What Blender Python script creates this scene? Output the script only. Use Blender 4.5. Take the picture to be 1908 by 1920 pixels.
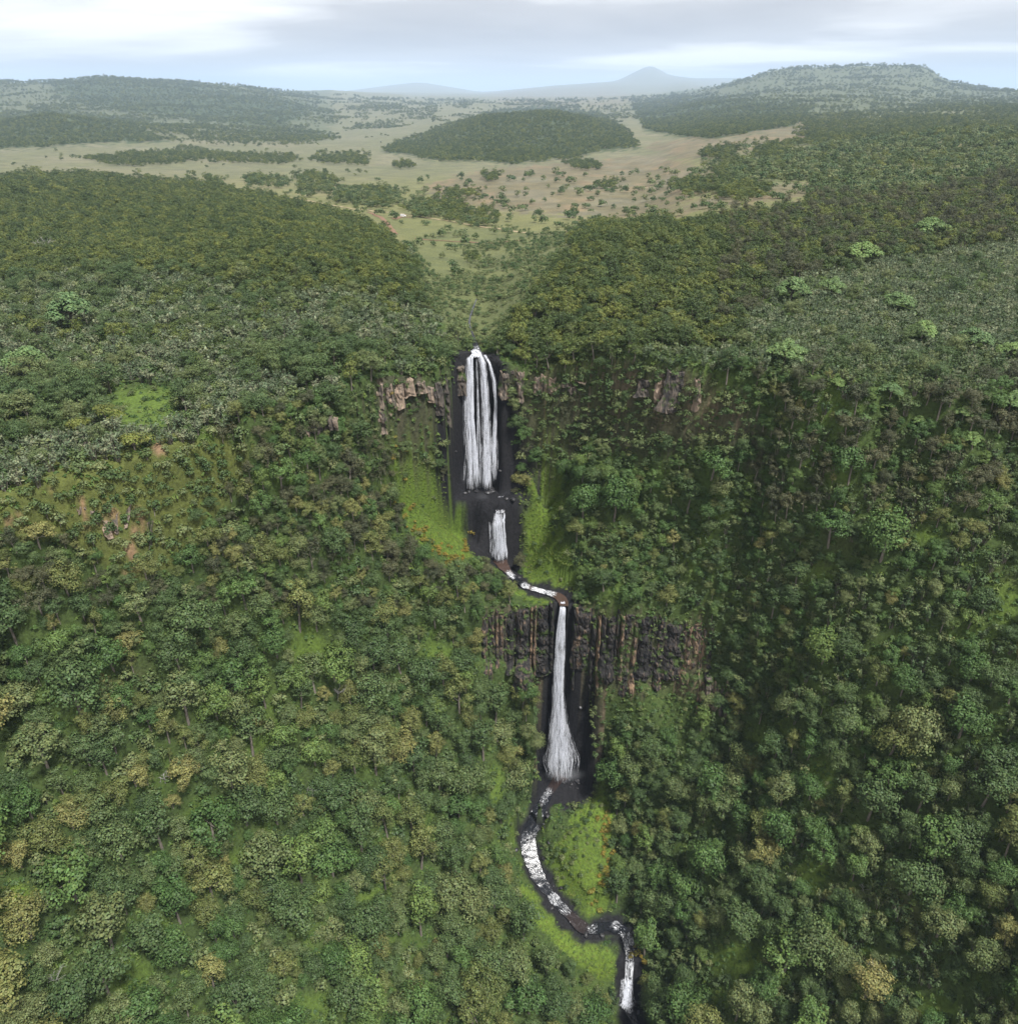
import bpy, math, random
import numpy as np
from mathutils import Vector, Matrix

random.seed(7)
rng = np.random.default_rng(11)
for o in list(bpy.data.objects):
    bpy.data.objects.remove(o)
S = bpy.context.scene
COL = S.collection

# ------------------------------------------------------------------ camera
H = 310.0                      # camera height above the lower river
FP = 1478.0                    # focal length in photograph pixels
PITCH = math.atan((960 - 170) / FP)
CP, SP = math.cos(PITCH), math.sin(PITCH)
cam = bpy.data.cameras.new('camera')
cam.sensor_fit = 'VERTICAL'
cam.angle = 2 * math.atan(960 / FP)
cam.clip_start = 0.5
cam.clip_end = 500000
camo = bpy.data.objects.new('camera', cam)
COL.objects.link(camo)
camo.location = (0, 0, H)
camo.rotation_euler = (math.pi / 2 - PITCH, 0, 0)
S.camera = camo

# ------------------------------------------------------------------ sky, sun, exposure
SUN_EL, SUN_AZ = math.radians(63), math.radians(140)   # azimuth clockwise from +Y: high, from the right and a little behind
w = bpy.data.worlds.new('World')
S.world = w
w.use_nodes = True
nt = w.node_tree
nt.nodes.clear()


def N(tree, kind, **kw):
    n = tree.nodes.new(kind)
    for k, v in kw.items():
        if k.startswith('i_'):
            key = k[2:]
            n.inputs[int(key) if key.isdigit() else key.replace('_', ' ')].default_value = v
        else:
            setattr(n, k, v)
    return n


def L(tree, a, b):
    tree.links.new(a, b)


def ramp(tree, fac, stops, interp='LINEAR'):
    r = tree.nodes.new('ShaderNodeValToRGB')
    r.color_ramp.interpolation = interp
    el = r.color_ramp.elements
    while len(el) < len(stops):
        el.new(0.5)
    for e, (p, c) in zip(el, stops):
        e.position = p
        e.color = c if len(c) == 4 else (*c, 1)
    if fac is not None:
        tree.links.new(fac, r.inputs[0])
    return r.outputs[0]


def build_world():
    sky = N(nt, 'ShaderNodeTexSky', sky_type='NISHITA')
    sky.sun_disc = False
    sky.sun_elevation = SUN_EL
    sky.sun_rotation = SUN_AZ
    sky.altitude = 2500
    geo = N(nt, 'ShaderNodeTexCoord')
    sep = N(nt, 'ShaderNodeSeparateXYZ')
    L(nt, geo.outputs['Generated'], sep.inputs[0])
    # direction -> point on a flat cloud sheet overhead
    zc = N(nt, 'ShaderNodeMath', operation='MAXIMUM', i_1=0.012)
    L(nt, sep.outputs[2], zc.inputs[0])
    zz = N(nt, 'ShaderNodeMath', operation='ADD', i_1=0.055)
    L(nt, zc.outputs[0], zz.inputs[0])
    dx = N(nt, 'ShaderNodeMath', operation='DIVIDE')
    L(nt, sep.outputs[0], dx.inputs[0]); L(nt, zz.outputs[0], dx.inputs[1])
    dy = N(nt, 'ShaderNodeMath', operation='DIVIDE')
    L(nt, sep.outputs[1], dy.inputs[0]); L(nt, zz.outputs[0], dy.inputs[1])
    cmb = N(nt, 'ShaderNodeCombineXYZ')
    L(nt, dx.outputs[0], cmb.inputs[0]); L(nt, dy.outputs[0], cmb.inputs[1])
    mp = N(nt, 'ShaderNodeMapping')
    mp.inputs['Location'].default_value = SKY_OFF
    mp.inputs['Scale'].default_value = (0.20, 0.20, 1)
    L(nt, cmb.outputs[0], mp.inputs[0])
    n1 = N(nt, 'ShaderNodeTexNoise', i_Scale=1.0, i_Detail=5.0, i_Roughness=0.5, i_Distortion=0.3)
    L(nt, mp.outputs[0], n1.inputs['Vector'])
    cloud = ramp(nt, n1.outputs[0], [(0.34, (3.5, 3.42, 3.5)), (0.48, (4.5, 4.4, 4.42)), (0.60, (8.4, 8.25, 8.1))])
    mix = N(nt, 'ShaderNodeMix', data_type='RGBA', i_0=0.97)
    L(nt, sky.outputs[0], mix.inputs[6]); L(nt, cloud, mix.inputs[7])
    bg = N(nt, 'ShaderNodeBackground', i_Strength=0.1)
    out = N(nt, 'ShaderNodeOutputWorld')
    L(nt, mix.outputs[2], bg.inputs[0]); L(nt, bg.outputs[0], out.inputs[0])


SKY_OFF = (4.15, 0.55, 0)
build_world()

sun = bpy.data.lights.new('sun', 'SUN')
sun.energy = 5.0
sun.angle = math.radians(5)
sun.color = (1.0, 0.975, 0.94)
suno = bpy.data.objects.new('sun', sun)
COL.objects.link(suno)
sd = Vector((math.sin(SUN_AZ) * math.cos(SUN_EL), math.cos(SUN_AZ) * math.cos(SUN_EL), math.sin(SUN_EL)))
suno.rotation_euler = sd.to_track_quat('Z', 'Y').to_euler()
suno.location = (0, 0, 900)

S.view_settings.view_transform = 'Standard'
S.view_settings.look = 'None'
S.view_settings.exposure = 0.62
S.view_settings.gamma = 1.0
S.view_settings.use_curve_mapping = False
S.cycles.max_bounces = 5
S.cycles.diffuse_bounces = 2
S.cycles.transmission_bounces = 2
S.cycles.volume_bounces = 1
S.cycles.transparent_max_bounces = 16

# ------------------------------------------------------------------ helpers
def proj(x, y, z):
    dep = y * CP + (H - z) * SP
    up = y * SP - (H - z) * CP
    dep = np.where(np.abs(dep) < 1e-3, 1e-3, dep)
    return 954 + FP * x / dep, 960 - FP * up / dep, dep


def Tv(v):                      # tangent of the depression angle of image row v
    return math.tan(PITCH - math.atan((960 - v) / FP))


def at_z(u, v, z):              # photograph pixel + height -> world point
    y = (H - z) / Tv(v)
    d = y * CP + (H - z) * SP
    return ((u - 954) / FP * d, y, z)


def at_y(u, v, y):
    z = H - y * Tv(v)
    d = y * CP + (H - z) * SP
    return ((u - 954) / FP * d, y, z)


def sstep(a, b, x):
    t = np.clip((x - a) / (b - a), 0, 1)
    return t * t * (3 - 2 * t)


_perm = np.random.default_rng(3).permutation(512)


def _h(i, j, k=0):
    return _perm[(_perm[(_perm[i & 511] + j) & 511] + k) & 511] / 511.0


def vnoise(x, y, z=None):
    x = np.asarray(x, float); y = np.asarray(y, float)
    xi = np.floor(x).astype(int); yi = np.floor(y).astype(int)
    fx = x - xi; fy = y - yi
    fx = fx * fx * (3 - 2 * fx); fy = fy * fy * (3 - 2 * fy)
    if z is None:
        a = _h(xi, yi); b = _h(xi + 1, yi); c = _h(xi, yi + 1); d = _h(xi + 1, yi + 1)
        return (a * (1 - fx) + b * fx) * (1 - fy) + (c * (1 - fx) + d * fx) * fy
    z = np.asarray(z, float)
    zi = np.floor(z).astype(int); fz = z - zi; fz = fz * fz * (3 - 2 * fz)
    r = 0
    for dz, wz in ((0, 1 - fz), (1, fz)):
        a = _h(xi, yi, zi + dz); b = _h(xi + 1, yi, zi + dz); c = _h(xi, yi + 1, zi + dz); d = _h(xi + 1, yi + 1, zi + dz)
        r = r + wz * ((a * (1 - fx) + b * fx) * (1 - fy) + (c * (1 - fx) + d * fx) * fy)
    return r


def fbm(x, y, oct=4, z=None):   # about -1..1
    s, a, f, t = 0, 1.0, 1.0, 0
    for o in range(oct):
        s = s + a * (vnoise(x * f + 17.3 * o, y * f + 5.1 * o, None if z is None else z * f) * 2 - 1)
        t += a; a *= 0.5; f *= 2.03
    return s / t


def inpoly(u, v, poly):
    u = np.asarray(u); v = np.asarray(v)
    ins = np.zeros(u.shape, bool)
    n = len(poly)
    for i in range(n):
        x1, y1 = poly[i]; x2, y2 = poly[(i + 1) % n]
        if y1 == y2:
            continue
        c = ((y1 > v) != (y2 > v)) & (u < (x2 - x1) * (v - y1) / (y2 - y1) + x1)
        ins ^= c
    return ins


def mesh_obj(name, verts, faces, mat=None, parent=None, smooth=True):
    me = bpy.data.meshes.new(name)
    verts = np.asarray(verts, np.float32)
    faces = np.asarray(faces, np.int32)
    me.vertices.add(len(verts)); me.vertices.foreach_set('co', verts.ravel())
    k = faces.shape[1]
    me.loops.add(faces.size); me.loops.foreach_set('vertex_index', faces.ravel())
    me.polygons.add(len(faces))
    me.polygons.foreach_set('loop_start', np.arange(0, faces.size, k, dtype=np.int32))
    me.update(calc_edges=True)
    me.polygons.foreach_set('use_smooth', np.full(len(faces), smooth))
    if mat:
        me.materials.append(mat)
    me.validate()
    o = bpy.data.objects.new(name, me)
    COL.objects.link(o)
    if parent:
        o.parent = parent
    return o


def set_col(me, rgb, name='col'):
    ca = me.color_attributes.new(name, 'FLOAT_COLOR', 'POINT')
    rgba = np.ones((len(me.vertices), 4), np.float32)
    rgba[:, :3] = rgb
    ca.data.foreach_set('color', rgba.ravel())


def tag(o, label=None, cat=None, group=None, kind=None):
    if label: o['label'] = label
    if cat: o['category'] = cat
    if group: o['group'] = group
    if kind: o['kind'] = kind
    return o


def grid_faces(nr, nc):
    i = np.arange(nr * nc).reshape(nr, nc)
    return np.stack([i[:-1, :-1], i[:-1, 1:], i[1:, 1:], i[1:, :-1]], -1).reshape(-1, 4)


# ------------------------------------------------------------------ terrain heights
def zv(y, v):
    return H - y * Tv(v)


# the upland seen over the top of the falls: bearing a = x / y, then (distance, image row) or (distance, None, height)
COLS = {
    -1.1: [(60, 0, 212), (240, 0, 219), (430, 0, 222), (800, 0, 226), (900, 0, 222), (1600, 268), (2300, 215), (3000, 160), (4500, 0, 260), (9000, 0, 285), (24000, 0, 300)],
    -.62: [(60, 0, 214), (240, 0, 220), (430, 0, 222), (620, 0, 225), (800, 0, 227), (900, 0, 221), (1550, 268), (1800, 240), (2300, 205), (3000, 152), (3300, 158), (4500, 0, 260), (9000, 0, 285), (24000, 0, 300)],
    -.52: [(60, 0, 214), (240, 0, 220), (430, 0, 222), (620, 0, 225), (800, 0, 227), (900, 0, 221), (1500, 268), (1800, 214), (2050, 224), (2500, 190), (3000, 148), (3400, 156), (4500, 0, 260), (9000, 0, 285), (24000, 0, 300)],
    -.45: [(60, 0, 214), (240, 0, 220), (430, 0, 222), (620, 0, 225), (800, 0, 225), (900, 0, 220), (1550, 268), (1850, 232), (2100, 228), (2500, 185), (3000, 142), (3400, 150), (4500, 0, 260), (9000, 0, 285), (24000, 0, 300)],
    -.3: [(60, 0, 216), (240, 0, 220), (360, 0, 226), (430, 0, 231), (520, 0, 230), (620, 0, 228), (800, 0, 221), (1200, 0, 219), (1500, 0, 220), (1900, 248), (2300, 222), (2800, 180), (3200, 157), (4000, 170), (6000, 0, 280), (9000, 0, 285), (24000, 0, 300)],
    -.2: [(60, 0, 218), (240, 0, 220), (360, 0, 230), (430, 0, 233), (520, 0, 228), (620, 0, 222), (800, 0, 219), (1000, 0, 219), (1500, 0, 220), (2000, 0, 226), (2600, 215), (3400, 186), (4500, 167), (5500, 172), (9000, 0, 290), (24000, 0, 300)],
    -.1: [(60, 0, 219), (300, 0, 222), (360, 0, 223), (430, 0, 222), (620, 0, 218), (1000, 0, 219), (1500, 0, 221), (1900, 0, 228), (2500, 215), (3500, 190), (5000, 178), (6500, 172), (8000, 152), (9500, 162), (14000, 0, 295), (24000, 0, 300)],
    -.03: [(60, 0, 220), (300, 0, 219), (360, 0, 216), (430, 0, 215), (520, 0, 216), (620, 0, 218), (1000, 0, 221), (1250, 0, 223), (1450, 262), (1700, 222), (1950, 216), (2200, 0, 240), (3000, 197), (5000, 180), (9000, 172), (14000, 0, 300), (24000, 0, 300)],
    .05: [(60, 0, 221), (300, 0, 222), (360, 0, 229), (430, 0, 231), (520, 0, 223), (620, 0, 220), (750, 0, 221), (950, 0, 224), (1150, 0, 222), (1300, 0, 226), (1450, 250), (1700, 207), (2000, 213), (2300, 0, 245), (3000, 197), (5000, 179), (7000, 160), (9000, 163), (12000, 0, 300), (24000, 0, 300)],
    .12: [(60, 0, 221), (300, 0, 223), (360, 0, 235), (430, 0, 241), (500, 0, 237), (600, 0, 221), (750, 0, 220), (950, 0, 225), (1200, 0, 225), (1400, 268), (1700, 238), (2000, 0, 245), (3000, 196), (5000, 177), (6200, 156), (7500, 152), (9000, 153), (12000, 0, 300), (24000, 0, 300)],
    .157: [(60, 0, 222), (300, 0, 224), (360, 0, 231), (430, 0, 236), (500, 0, 236), (600, 0, 227), (750, 0, 221), (950, 0, 227), (1200, 0, 229), (1400, 264), (1700, 238), (2000, 228), (3000, 192), (5000, 174), (6200, 156), (7500, 117), (9000, 140), (12000, 0, 300), (24000, 0, 300)],
    .175: [(60, 0, 222), (300, 0, 224), (360, 0, 231), (430, 0, 237), (520, 0, 238), (640, 0, 230), (780, 0, 225), (950, 0, 230), (1200, 0, 235), (1500, 255), (1700, 238), (2100, 220), (3000, 190), (5000, 172), (6200, 155), (7500, 139), (9000, 146), (12000, 0, 300), (24000, 0, 300)],
    .2: [(60, 0, 222), (300, 0, 224), (360, 0, 231), (430, 0, 238), (550, 0, 240), (650, 0, 235), (800, 0, 233), (1000, 0, 238), (1200, 270), (1500, 248), (1800, 230), (2200, 207), (3000, 186), (5000, 166), (6200, 153), (7500, 146), (9000, 149), (12000, 0, 300), (24000, 0, 300)],
    .265: [(60, 0, 222), (300, 0, 225), (430, 0, 238), (550, 0, 244), (700, 0, 245), (850, 0, 245), (1000, 278), (1300, 248), (1700, 225), (2200, 195), (2800, 172), (3200, 148), (4000, 150), (6000, 0, 300), (8000, 144), (10000, 0, 300), (24000, 0, 300)],
    .3: [(60, 0, 223), (300, 0, 226), (430, 0, 239), (550, 0, 246), (700, 0, 249), (850, 0, 250), (1000, 273), (1300, 243), (1700, 222), (2200, 190), (2800, 163), (3200, 129), (3600, 131), (4500, 0, 300), (24000, 0, 300)],
    .42: [(60, 0, 223), (300, 0, 227), (430, 0, 237), (550, 0, 245), (700, 0, 251), (850, 0, 256), (1000, 266), (1300, 241), (1800, 212), (2300, 184), (2800, 156), (3200, 122), (3600, 125), (4500, 0, 300), (24000, 0, 300)],
    .458: [(60, 0, 223), (300, 0, 227), (430, 0, 238), (550, 0, 246), (700, 0, 253), (850, 0, 259), (1000, 260), (1300, 236), (1800, 209), (2300, 184), (2800, 157), (3200, 122), (3600, 126), (4500, 0, 300), (24000, 0, 300)],
    .485: [(60, 0, 223), (300, 0, 227), (430, 0, 238), (550, 0, 247), (700, 0, 254), (850, 0, 261), (1000, 257), (1300, 234), (1800, 207), (2300, 184), (2800, 164), (3200, 150), (3600, 155), (4500, 0, 300), (24000, 0, 300)],
    .55: [(60, 0, 223), (300, 0, 226), (430, 0, 239), (550, 0, 249), (700, 0, 257), (850, 0, 263), (1000, 252), (1300, 228), (1700, 206), (2200, 187), (2700, 172), (3500, 170), (5000, 0, 295), (24000, 0, 300)],
    1.1: [(60, 0, 223), (300, 0, 227), (430, 0, 242), (550, 0, 252), (700, 0, 260), (850, 0, 266), (1000, 250), (1300, 228), (1700, 206), (2200, 187), (2700, 174), (3500, 172), (5000, 0, 295), (24000, 0, 300)],
}
def sy(y):                      # measured bearings stay, distances beyond the rim country grow
    return y if y <= 450 else 450 * (y / 450) ** 1.6


LY = np.linspace(math.log(60), math.log(200000), 520)
AA = np.linspace(-1.1, 1.1, 881)


def build_table():
    ks = sorted(COLS)
    Z = []
    for k in ks:
        ys = [math.log(sy(p[0])) for p in COLS[k]]
        zs = [H - (H - p[2]) * sy(p[0]) / p[0] if len(p) == 3 else zv(sy(p[0]), p[1]) for p in COLS[k]]
        Z.append(np.interp(LY, ys, zs))
    Z = np.array(Z)
    T = np.stack([np.interp(AA, ks, Z[:, j]) for j in range(len(LY))], 1)   # [a, ly]

    def blur(A, r, ax):
        k = np.hanning(2 * r + 3)[1:-1]; k /= k.sum()
        P = np.pad(A, [(r, r) if i == ax else (0, 0) for i in range(2)], mode='edge')
        return np.apply_along_axis(lambda m: np.convolve(m, k, 'valid'), ax, P)
    T = blur(T, 6, 1)
    T = blur(T, 5, 0)
    return T


TAB = build_table()


def h_top(x, y):
    yy = np.maximum(y, 61.0)
    a = np.clip(x / yy, -1.0999, 1.0999)
    ly = np.log(np.clip(yy, 61, 199000))
    fa = (a + 1.1) / (AA[1] - AA[0]); fl = (ly - LY[0]) / (LY[1] - LY[0])
    i = np.clip(fa.astype(int), 0, len(AA) - 2); j = np.clip(fl.astype(int), 0, len(LY) - 2)
    fa = fa - i; fl = fl - j
    z = (TAB[i, j] * (1 - fa) + TAB[i + 1, j] * fa) * (1 - fl) + (TAB[i, j + 1] * (1 - fa) + TAB[i + 1, j + 1] * fa) * fl
    far = sstep(350, 1500, yy)
    z = z + far * (fbm(x / 260, yy / 260, 4) * 7 + fbm(x / 900 + 9, yy / 1200, 3) * 16 * sstep(1200, 4500, yy))
    z = z - sstep(3000, 7000, yy) * np.abs(fbm(x / 950 + 3, yy / 950, 4)) * 70 * (1 - sstep(16000, 30000, yy))
    z = z - (8 * np.exp(-((x - 10) / 22) ** 2) + 5 * np.exp(-((x + 36) / 14) ** 2)) * sstep(338, 303, yy)
    z = z + fbm(x / 26, yy / 26, 3) * 1.2
    return z


def rbf(pts, c, smooth=0.0):
    P = np.array([(p[0], p[1]) for p in pts]); zz = np.array([p[2] for p in pts])
    n = len(P)
    D = np.sqrt(((P[:, None] - P[None]) ** 2).sum(-1) + c * c)
    A = np.zeros((n + 3, n + 3))
    A[:n, :n] = -D - np.eye(n) * smooth
    A[:n, n] = 1; A[:n, n + 1:] = P / 100
    A[n, :n] = 1; A[n + 1:, :n] = P.T / 100
    wts = np.linalg.lstsq(A, np.concatenate([zz, [0, 0, 0]]), rcond=None)[0]

    def f(x, y):
        sh = x.shape
        x = x.ravel(); y = y.ravel()
        out = np.empty(len(x))
        for s in range(0, len(x), 40000):
            e = s + 40000
            d = np.sqrt((x[s:e, None] - P[:, 0]) ** 2 + (y[s:e, None] - P[:, 1]) ** 2 + c * c)
            out[s:e] = -d @ wts[:n] + wts[n] + x[s:e] / 100 * wts[n + 1] + y[s:e] / 100 * wts[n + 2]
        return out.reshape(sh)
    return f


# rim of the gorge (image column, row, height)
EDGE1 = [(-300, 1010, 217), (0, 930, 219), (150, 876, 220), (300, 830, 221), (450, 788, 220), (600, 755, 219), (715, 706, 220),
         (800, 699, 217), (860, 694, 214.5), (940, 690, 213), (1000, 690, 213), (1100, 690, 215), (1200, 690, 219), (1290, 694, 222),
         (1380, 706, 222), (1480, 730, 222), (1600, 746, 222), (1750, 756, 222), (1908, 766, 222), (2200, 800, 222)]
E1 = np.array([at_z(*e) for e in EDGE1])
EDGE2 = [(820, 1150, 131), (880, 1142, 131), (960, 1131, 130), (1055, 1133, 129), (1150, 1147, 129), (1250, 1160, 128), (1320, 1178, 125), (1400, 1230, 120)]
E2 = np.array([at_z(*e) for e in EDGE2])
XF1, XF2, XF3 = -12.0, -4.2, 21.6


def c1(x):
    y = np.interp(x, E1[:, 0], E1[:, 1])
    y = np.where(x < E1[0, 0], E1[0, 1] + (x - E1[0, 0]) * 0.7, y)
    y = y + fbm(x / 14, x * 0 + 3.3, 3) * (0.9 + 1.3 * sstep(-60, -45, x))
    t = (x - XF1) / 11.0
    return np.maximum(y, 310.5 - 14 * np.abs(t) ** 2.4)


def c2(x):
    y = np.interp(x, E2[:, 0], E2[:, 1]) + fbm(x / 9, x * 0 + 8.8, 3) * 1.6
    t = (x - XF3) / 7.0
    return np.maximum(y, 261.5 - 6 * np.abs(t) ** 2.2)


SIDE = [  # slopes left and right of the gorge, (u, v, z)
    (-300, 1050, 208), (-300, 1300, 175), (-300, 1700, 140), (-300, 1920, 130),
    (0, 970, 213), (0, 1100, 196), (0, 1300, 166), (0, 1500, 148), (0, 1700, 131), (0, 1920, 118), (0, 2300, 100),
    (150, 920, 212), (150, 1060, 195), (300, 870, 213), (300, 1000, 196), (300, 1150, 176), (300, 1300, 152), (300, 1500, 122), (300, 1700, 97), (300, 1920, 81), (300, 2300, 62),
    (450, 830, 211), (450, 930, 196), (450, 1080, 176), (450, 1300, 136), (450, 1600, 90),
    (600, 800, 209), (600, 900, 196), (600, 1000, 179), (600, 1150, 151), (600, 1300, 123), (600, 1500, 89), (600, 1700, 63), (600, 1920, 48), (600, 2300, 30),
    (1450, 800, 208), (1500, 900, 181), (1500, 1100, 156), (1500, 1300, 122), (1500, 1500, 92), (1500, 1700, 66), (1500, 1920, 46), (1500, 2300, 25),
    (1700, 850, 206), (1700, 1000, 184), (1700, 1200, 155), (1700, 1450, 118), (1700, 1700, 90), (1700, 1920, 72),
    (1908, 850, 209), (1908, 1050, 186), (1908, 1200, 166), (1908, 1400, 140), (1908, 1600, 118), (1908, 1920, 96), (1908, 2300, 75),
    (2200, 900, 205), (2200, 1200, 175), (2200, 1600, 140), (2200, 1920, 120)]
MID = [
    (700, 770, 203), (720, 830, 192), (760, 850, 184), (750, 950, 167), (800, 930, 164), (870, 1020, 142), (830, 1030, 147), (850, 1082, 141),
    (780, 1060, 153), (950, 1092, 133.5), (900, 1075, 137), (890, 1000, 141), (700, 950, 172), (700, 1060, 160), (720, 1130, 140), (860, 900, 162),
    (1000, 905, 165), (1000, 1000, 144), (985, 1040, 134), (1020, 1085, 132), (1080, 1115, 131), (1150, 900, 175), (1150, 1000, 156), (1150, 1100, 139),
    (1060, 940, 162), (1060, 1040, 144), (1100, 830, 186), (1250, 830, 189), (1380, 830, 194), (1300, 1000, 162), (1300, 900, 178), (1300, 1120, 137),
    (1000, 840, 178), (940, 1050, 131.5), (925, 1030, 132), (955, 1020, 133), (1000, 1098, 130), (960, 1070, 131), (1050, 1118, 129.2),
    (1400, 1180, 131), (1400, 1000, 167), (900, 1130, 132), (1200, 1140, 132)]
MIDW = [(-11, 297, 134), (-4, 294, 133), (2, 297, 136), (-20, 297, 140), (-11, 305, 136), (12, 300, 158), (-32, 296, 166), (-11, 315, 140), (40, 300, 186), (-50, 300, 200), (80, 300, 195)]
LOW = [
    (1050, 1455, 36), (1035, 1440, 37), (1075, 1445, 37), (1000, 1530, 31), (985, 1570, 27), (1010, 1650, 20), (1060, 1705, 15), (1110, 1742, 12), (1175, 1740, 11), (1178, 1800, 6), (1178, 1890, -9), (1190, 1960, -13),
    (998, 1380, 66), (990, 1300, 92), (985, 1450, 48), (1022, 1420, 40), (960, 1500, 40), (930, 1240, 105), (880, 1200, 118), (900, 1400, 73), (900, 1600, 43), (800, 1300, 101), (800, 1500, 61), (800, 1700, 35), (800, 1920, 20), (700, 1200, 132), (700, 1450, 88),
    (950, 1720, 22), (1020, 1850, 8), (1060, 1950, 0),
    (1120, 1300, 90), (1125, 1400, 62), (1140, 1440, 51), (1100, 1470, 38), (1090, 1560, 30), (1130, 1600, 27), (1130, 1700, 20), (1200, 1440, 60), (1200, 1305, 92), (1300, 1305, 95), (1300, 1500, 62), (1300, 1700, 37), (1300, 1920, 20), (1240, 1740, 18), (1250, 1850, 9), (1370, 1280, 106), (1400, 1400, 85), (1380, 1220, 120), (1060, 2300, -10)]
LOWW = [(21.6, 262, 38), (26, 258, 38), (12, 257, 39), (16, 255, 37), (7, 262, 62), (21, 270, 40), (40, 262, 90), (2, 262, 92), (-20, 265, 115), (70, 262, 104)]
side_pts = [at_z(*p) for p in SIDE] + [tuple(e - np.array([0, 2.5, 1.0])) for e in (E1[:6].tolist() + E1[14:].tolist())]
edge_mid = []
g_mid = rbf(side_pts + [at_z(*p) for p in MID] + MIDW, 5.0)
g_low = rbf(side_pts + [at_z(*p) for p in LOW] + LOWW, 5.0)

RIVER_LOW = [(1052, 1452, 36.5), (1035, 1476, 35), (1015, 1510, 32.5), (1000, 1540, 30), (990, 1570, 27.5), (995, 1605, 24), (1010, 1645, 20), (1035, 1680, 17), (1065, 1712, 14.5),
             (1100, 1742, 12.3), (1135, 1736, 11.6), (1165, 1742, 11), (1178, 1765, 9.5), (1180, 1800, 6.5), (1178, 1835, -0.5), (1176, 1870, -7.5), (1180, 1895, -9.5), (1195, 1925, -10.5), (1215, 1990, -12), (1230, 2080, -14)]
RIVER_MID = [(935, 1046, 131.9), (945, 1062, 131.3), (962, 1080, 130.7), (985, 1097, 130.2), (1015, 1107, 129.7), (1045, 1116, 129.3), (1056, 1128, 129.0), (1056, 1136, 128.8)]
RIVER_TOP = [(893, 560, 221), (880, 600, 220), (888, 630, 218.8), (893, 650, 217.9), (896, 659, 217.5)]


def river_pts(pl, n=12):
    P = np.array([at_z(*p) for p in pl])
    out = []
    for i in range(len(P) - 1):
        p0 = P[max(i - 1, 0)]; p1 = P[i]; p2 = P[i + 1]; p3 = P[min(i + 2, len(P) - 1)]
        for t in np.linspace(0, 1, n, endpoint=False):
            out.append(0.5 * (2 * p1 + (p2 - p0) * t + (2 * p0 - 5 * p1 + 4 * p2 - p3) * t * t + (3 * p1 - p0 - 3 * p2 + p3) * t ** 3))
    out.append(P[-1])
    return np.array(out)


RL, RM, RT = river_pts(RIVER_LOW), river_pts(RIVER_MID), river_pts(RIVER_TOP)


def river_dist(x, y, R):
    sh = x.shape
    x = x.ravel(); y = y.ravel()
    d = np.full(len(x), 999.0); z = np.zeros(len(x))
    near = (x > R[:, 0].min() - 30) & (x < R[:, 0].max() + 30) & (y > R[:, 1].min() - 30) & (y < R[:, 1].max() + 30)
    ii = np.nonzero(near)[0]
    for s in range(0, len(ii), 20000):
        k = ii[s:s + 20000]
        D = np.hypot(x[k, None] - R[:, 0], y[k, None] - R[:, 1])
        m = D.argmin(1)
        d[k] = D[np.arange(len(k)), m]; z[k] = R[m, 2]
    return d.reshape(sh), z.reshape(sh)


def ground(x, y):
    x = np.asarray(x, float); y = np.asarray(y, float)
    ht = h_top(x, y)
    near = (y < 330)
    if not near.any():
        return ht
    out = ht.copy()
    xs, ys = x[near], y[near]
    rough = fbm(xs / 9, ys / 9, 3) * 1.2
    gm = g_mid(xs, ys)
    gl = g_low(xs, ys)
    o_ = np.argsort(RL[:, 1])
    floor_ = np.interp(ys, RL[o_, 1], RL[o_, 2]) - 1.2
    gl = np.maximum(gl, floor_ + 0.12 * np.abs(xs - np.interp(ys, RL[o_, 1], RL[o_, 0])))
    cap = 100 + 0.4 * np.maximum(0, np.abs(xs - 35) - 35)
    gl = np.where((ys > 238) & (gl > cap) & (xs > -22) & (xs < 92), cap + (gl - cap) * 0.15, gl)
    gm = np.where((ys > 248) & (np.abs(xs - 20) < 60), np.maximum(gm, 128.6), gm)
    gm = gm + rough
    gl = gl + rough
    # bench between the first and the second fall
    win = sstep(19, 13, np.abs(xs - (XF1 + 3)))
    bench = 159.5 + rough * 0.6
    ce = 291.0 + fbm(xs / 5, xs * 0, 2) * 1.5
    gm = np.where(gm < bench, gm + (bench - gm) * win * sstep(-1.3, 1.3, ys - ce), gm)
    b2 = sstep(-1.1, 1.1, ys - c2(xs))
    g = gl + (gm - gl) * b2
    g = np.where((gm < gl) & (b2 > 0.5), gm, g)
    w1 = 1.2 + 3.5 * sstep(30, 55, xs) + 1.8 * sstep(16, 8, np.abs(xs - XF1)) + 3.5 * sstep(-52, -75, xs)
    b1 = sstep(-1.6, 0.4, (ys - c1(xs)) / w1)
    t = ht[near]
    g = np.minimum(g, np.maximum(t, 205) + 3)
    h = g + (t - g) * b1
    for R, wd in ((RL, 5.0), (RM, 3.6), (RT, 2.2)):
        d, zr = river_dist(xs, ys, R)
        bank = zr - 0.9 + np.maximum(d - wd * 0.55, 0) ** 1.4 * 0.55
        k = (d < 8.5) & (h < zr + 11)
        if R is RT:
            k &= ys > 308
        if R is RM:
            k &= (ys > c2(xs) - 0.5) & (ys < 293)
        if R is RL:
            k &= ys < c2(xs) + 0.5
        h = np.where(k & (bank < h), bank, h)
        flat = k & (d < wd * 0.5)
        h = np.where(flat, zr - 0.9, h)
    out[near] = h
    return out


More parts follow.
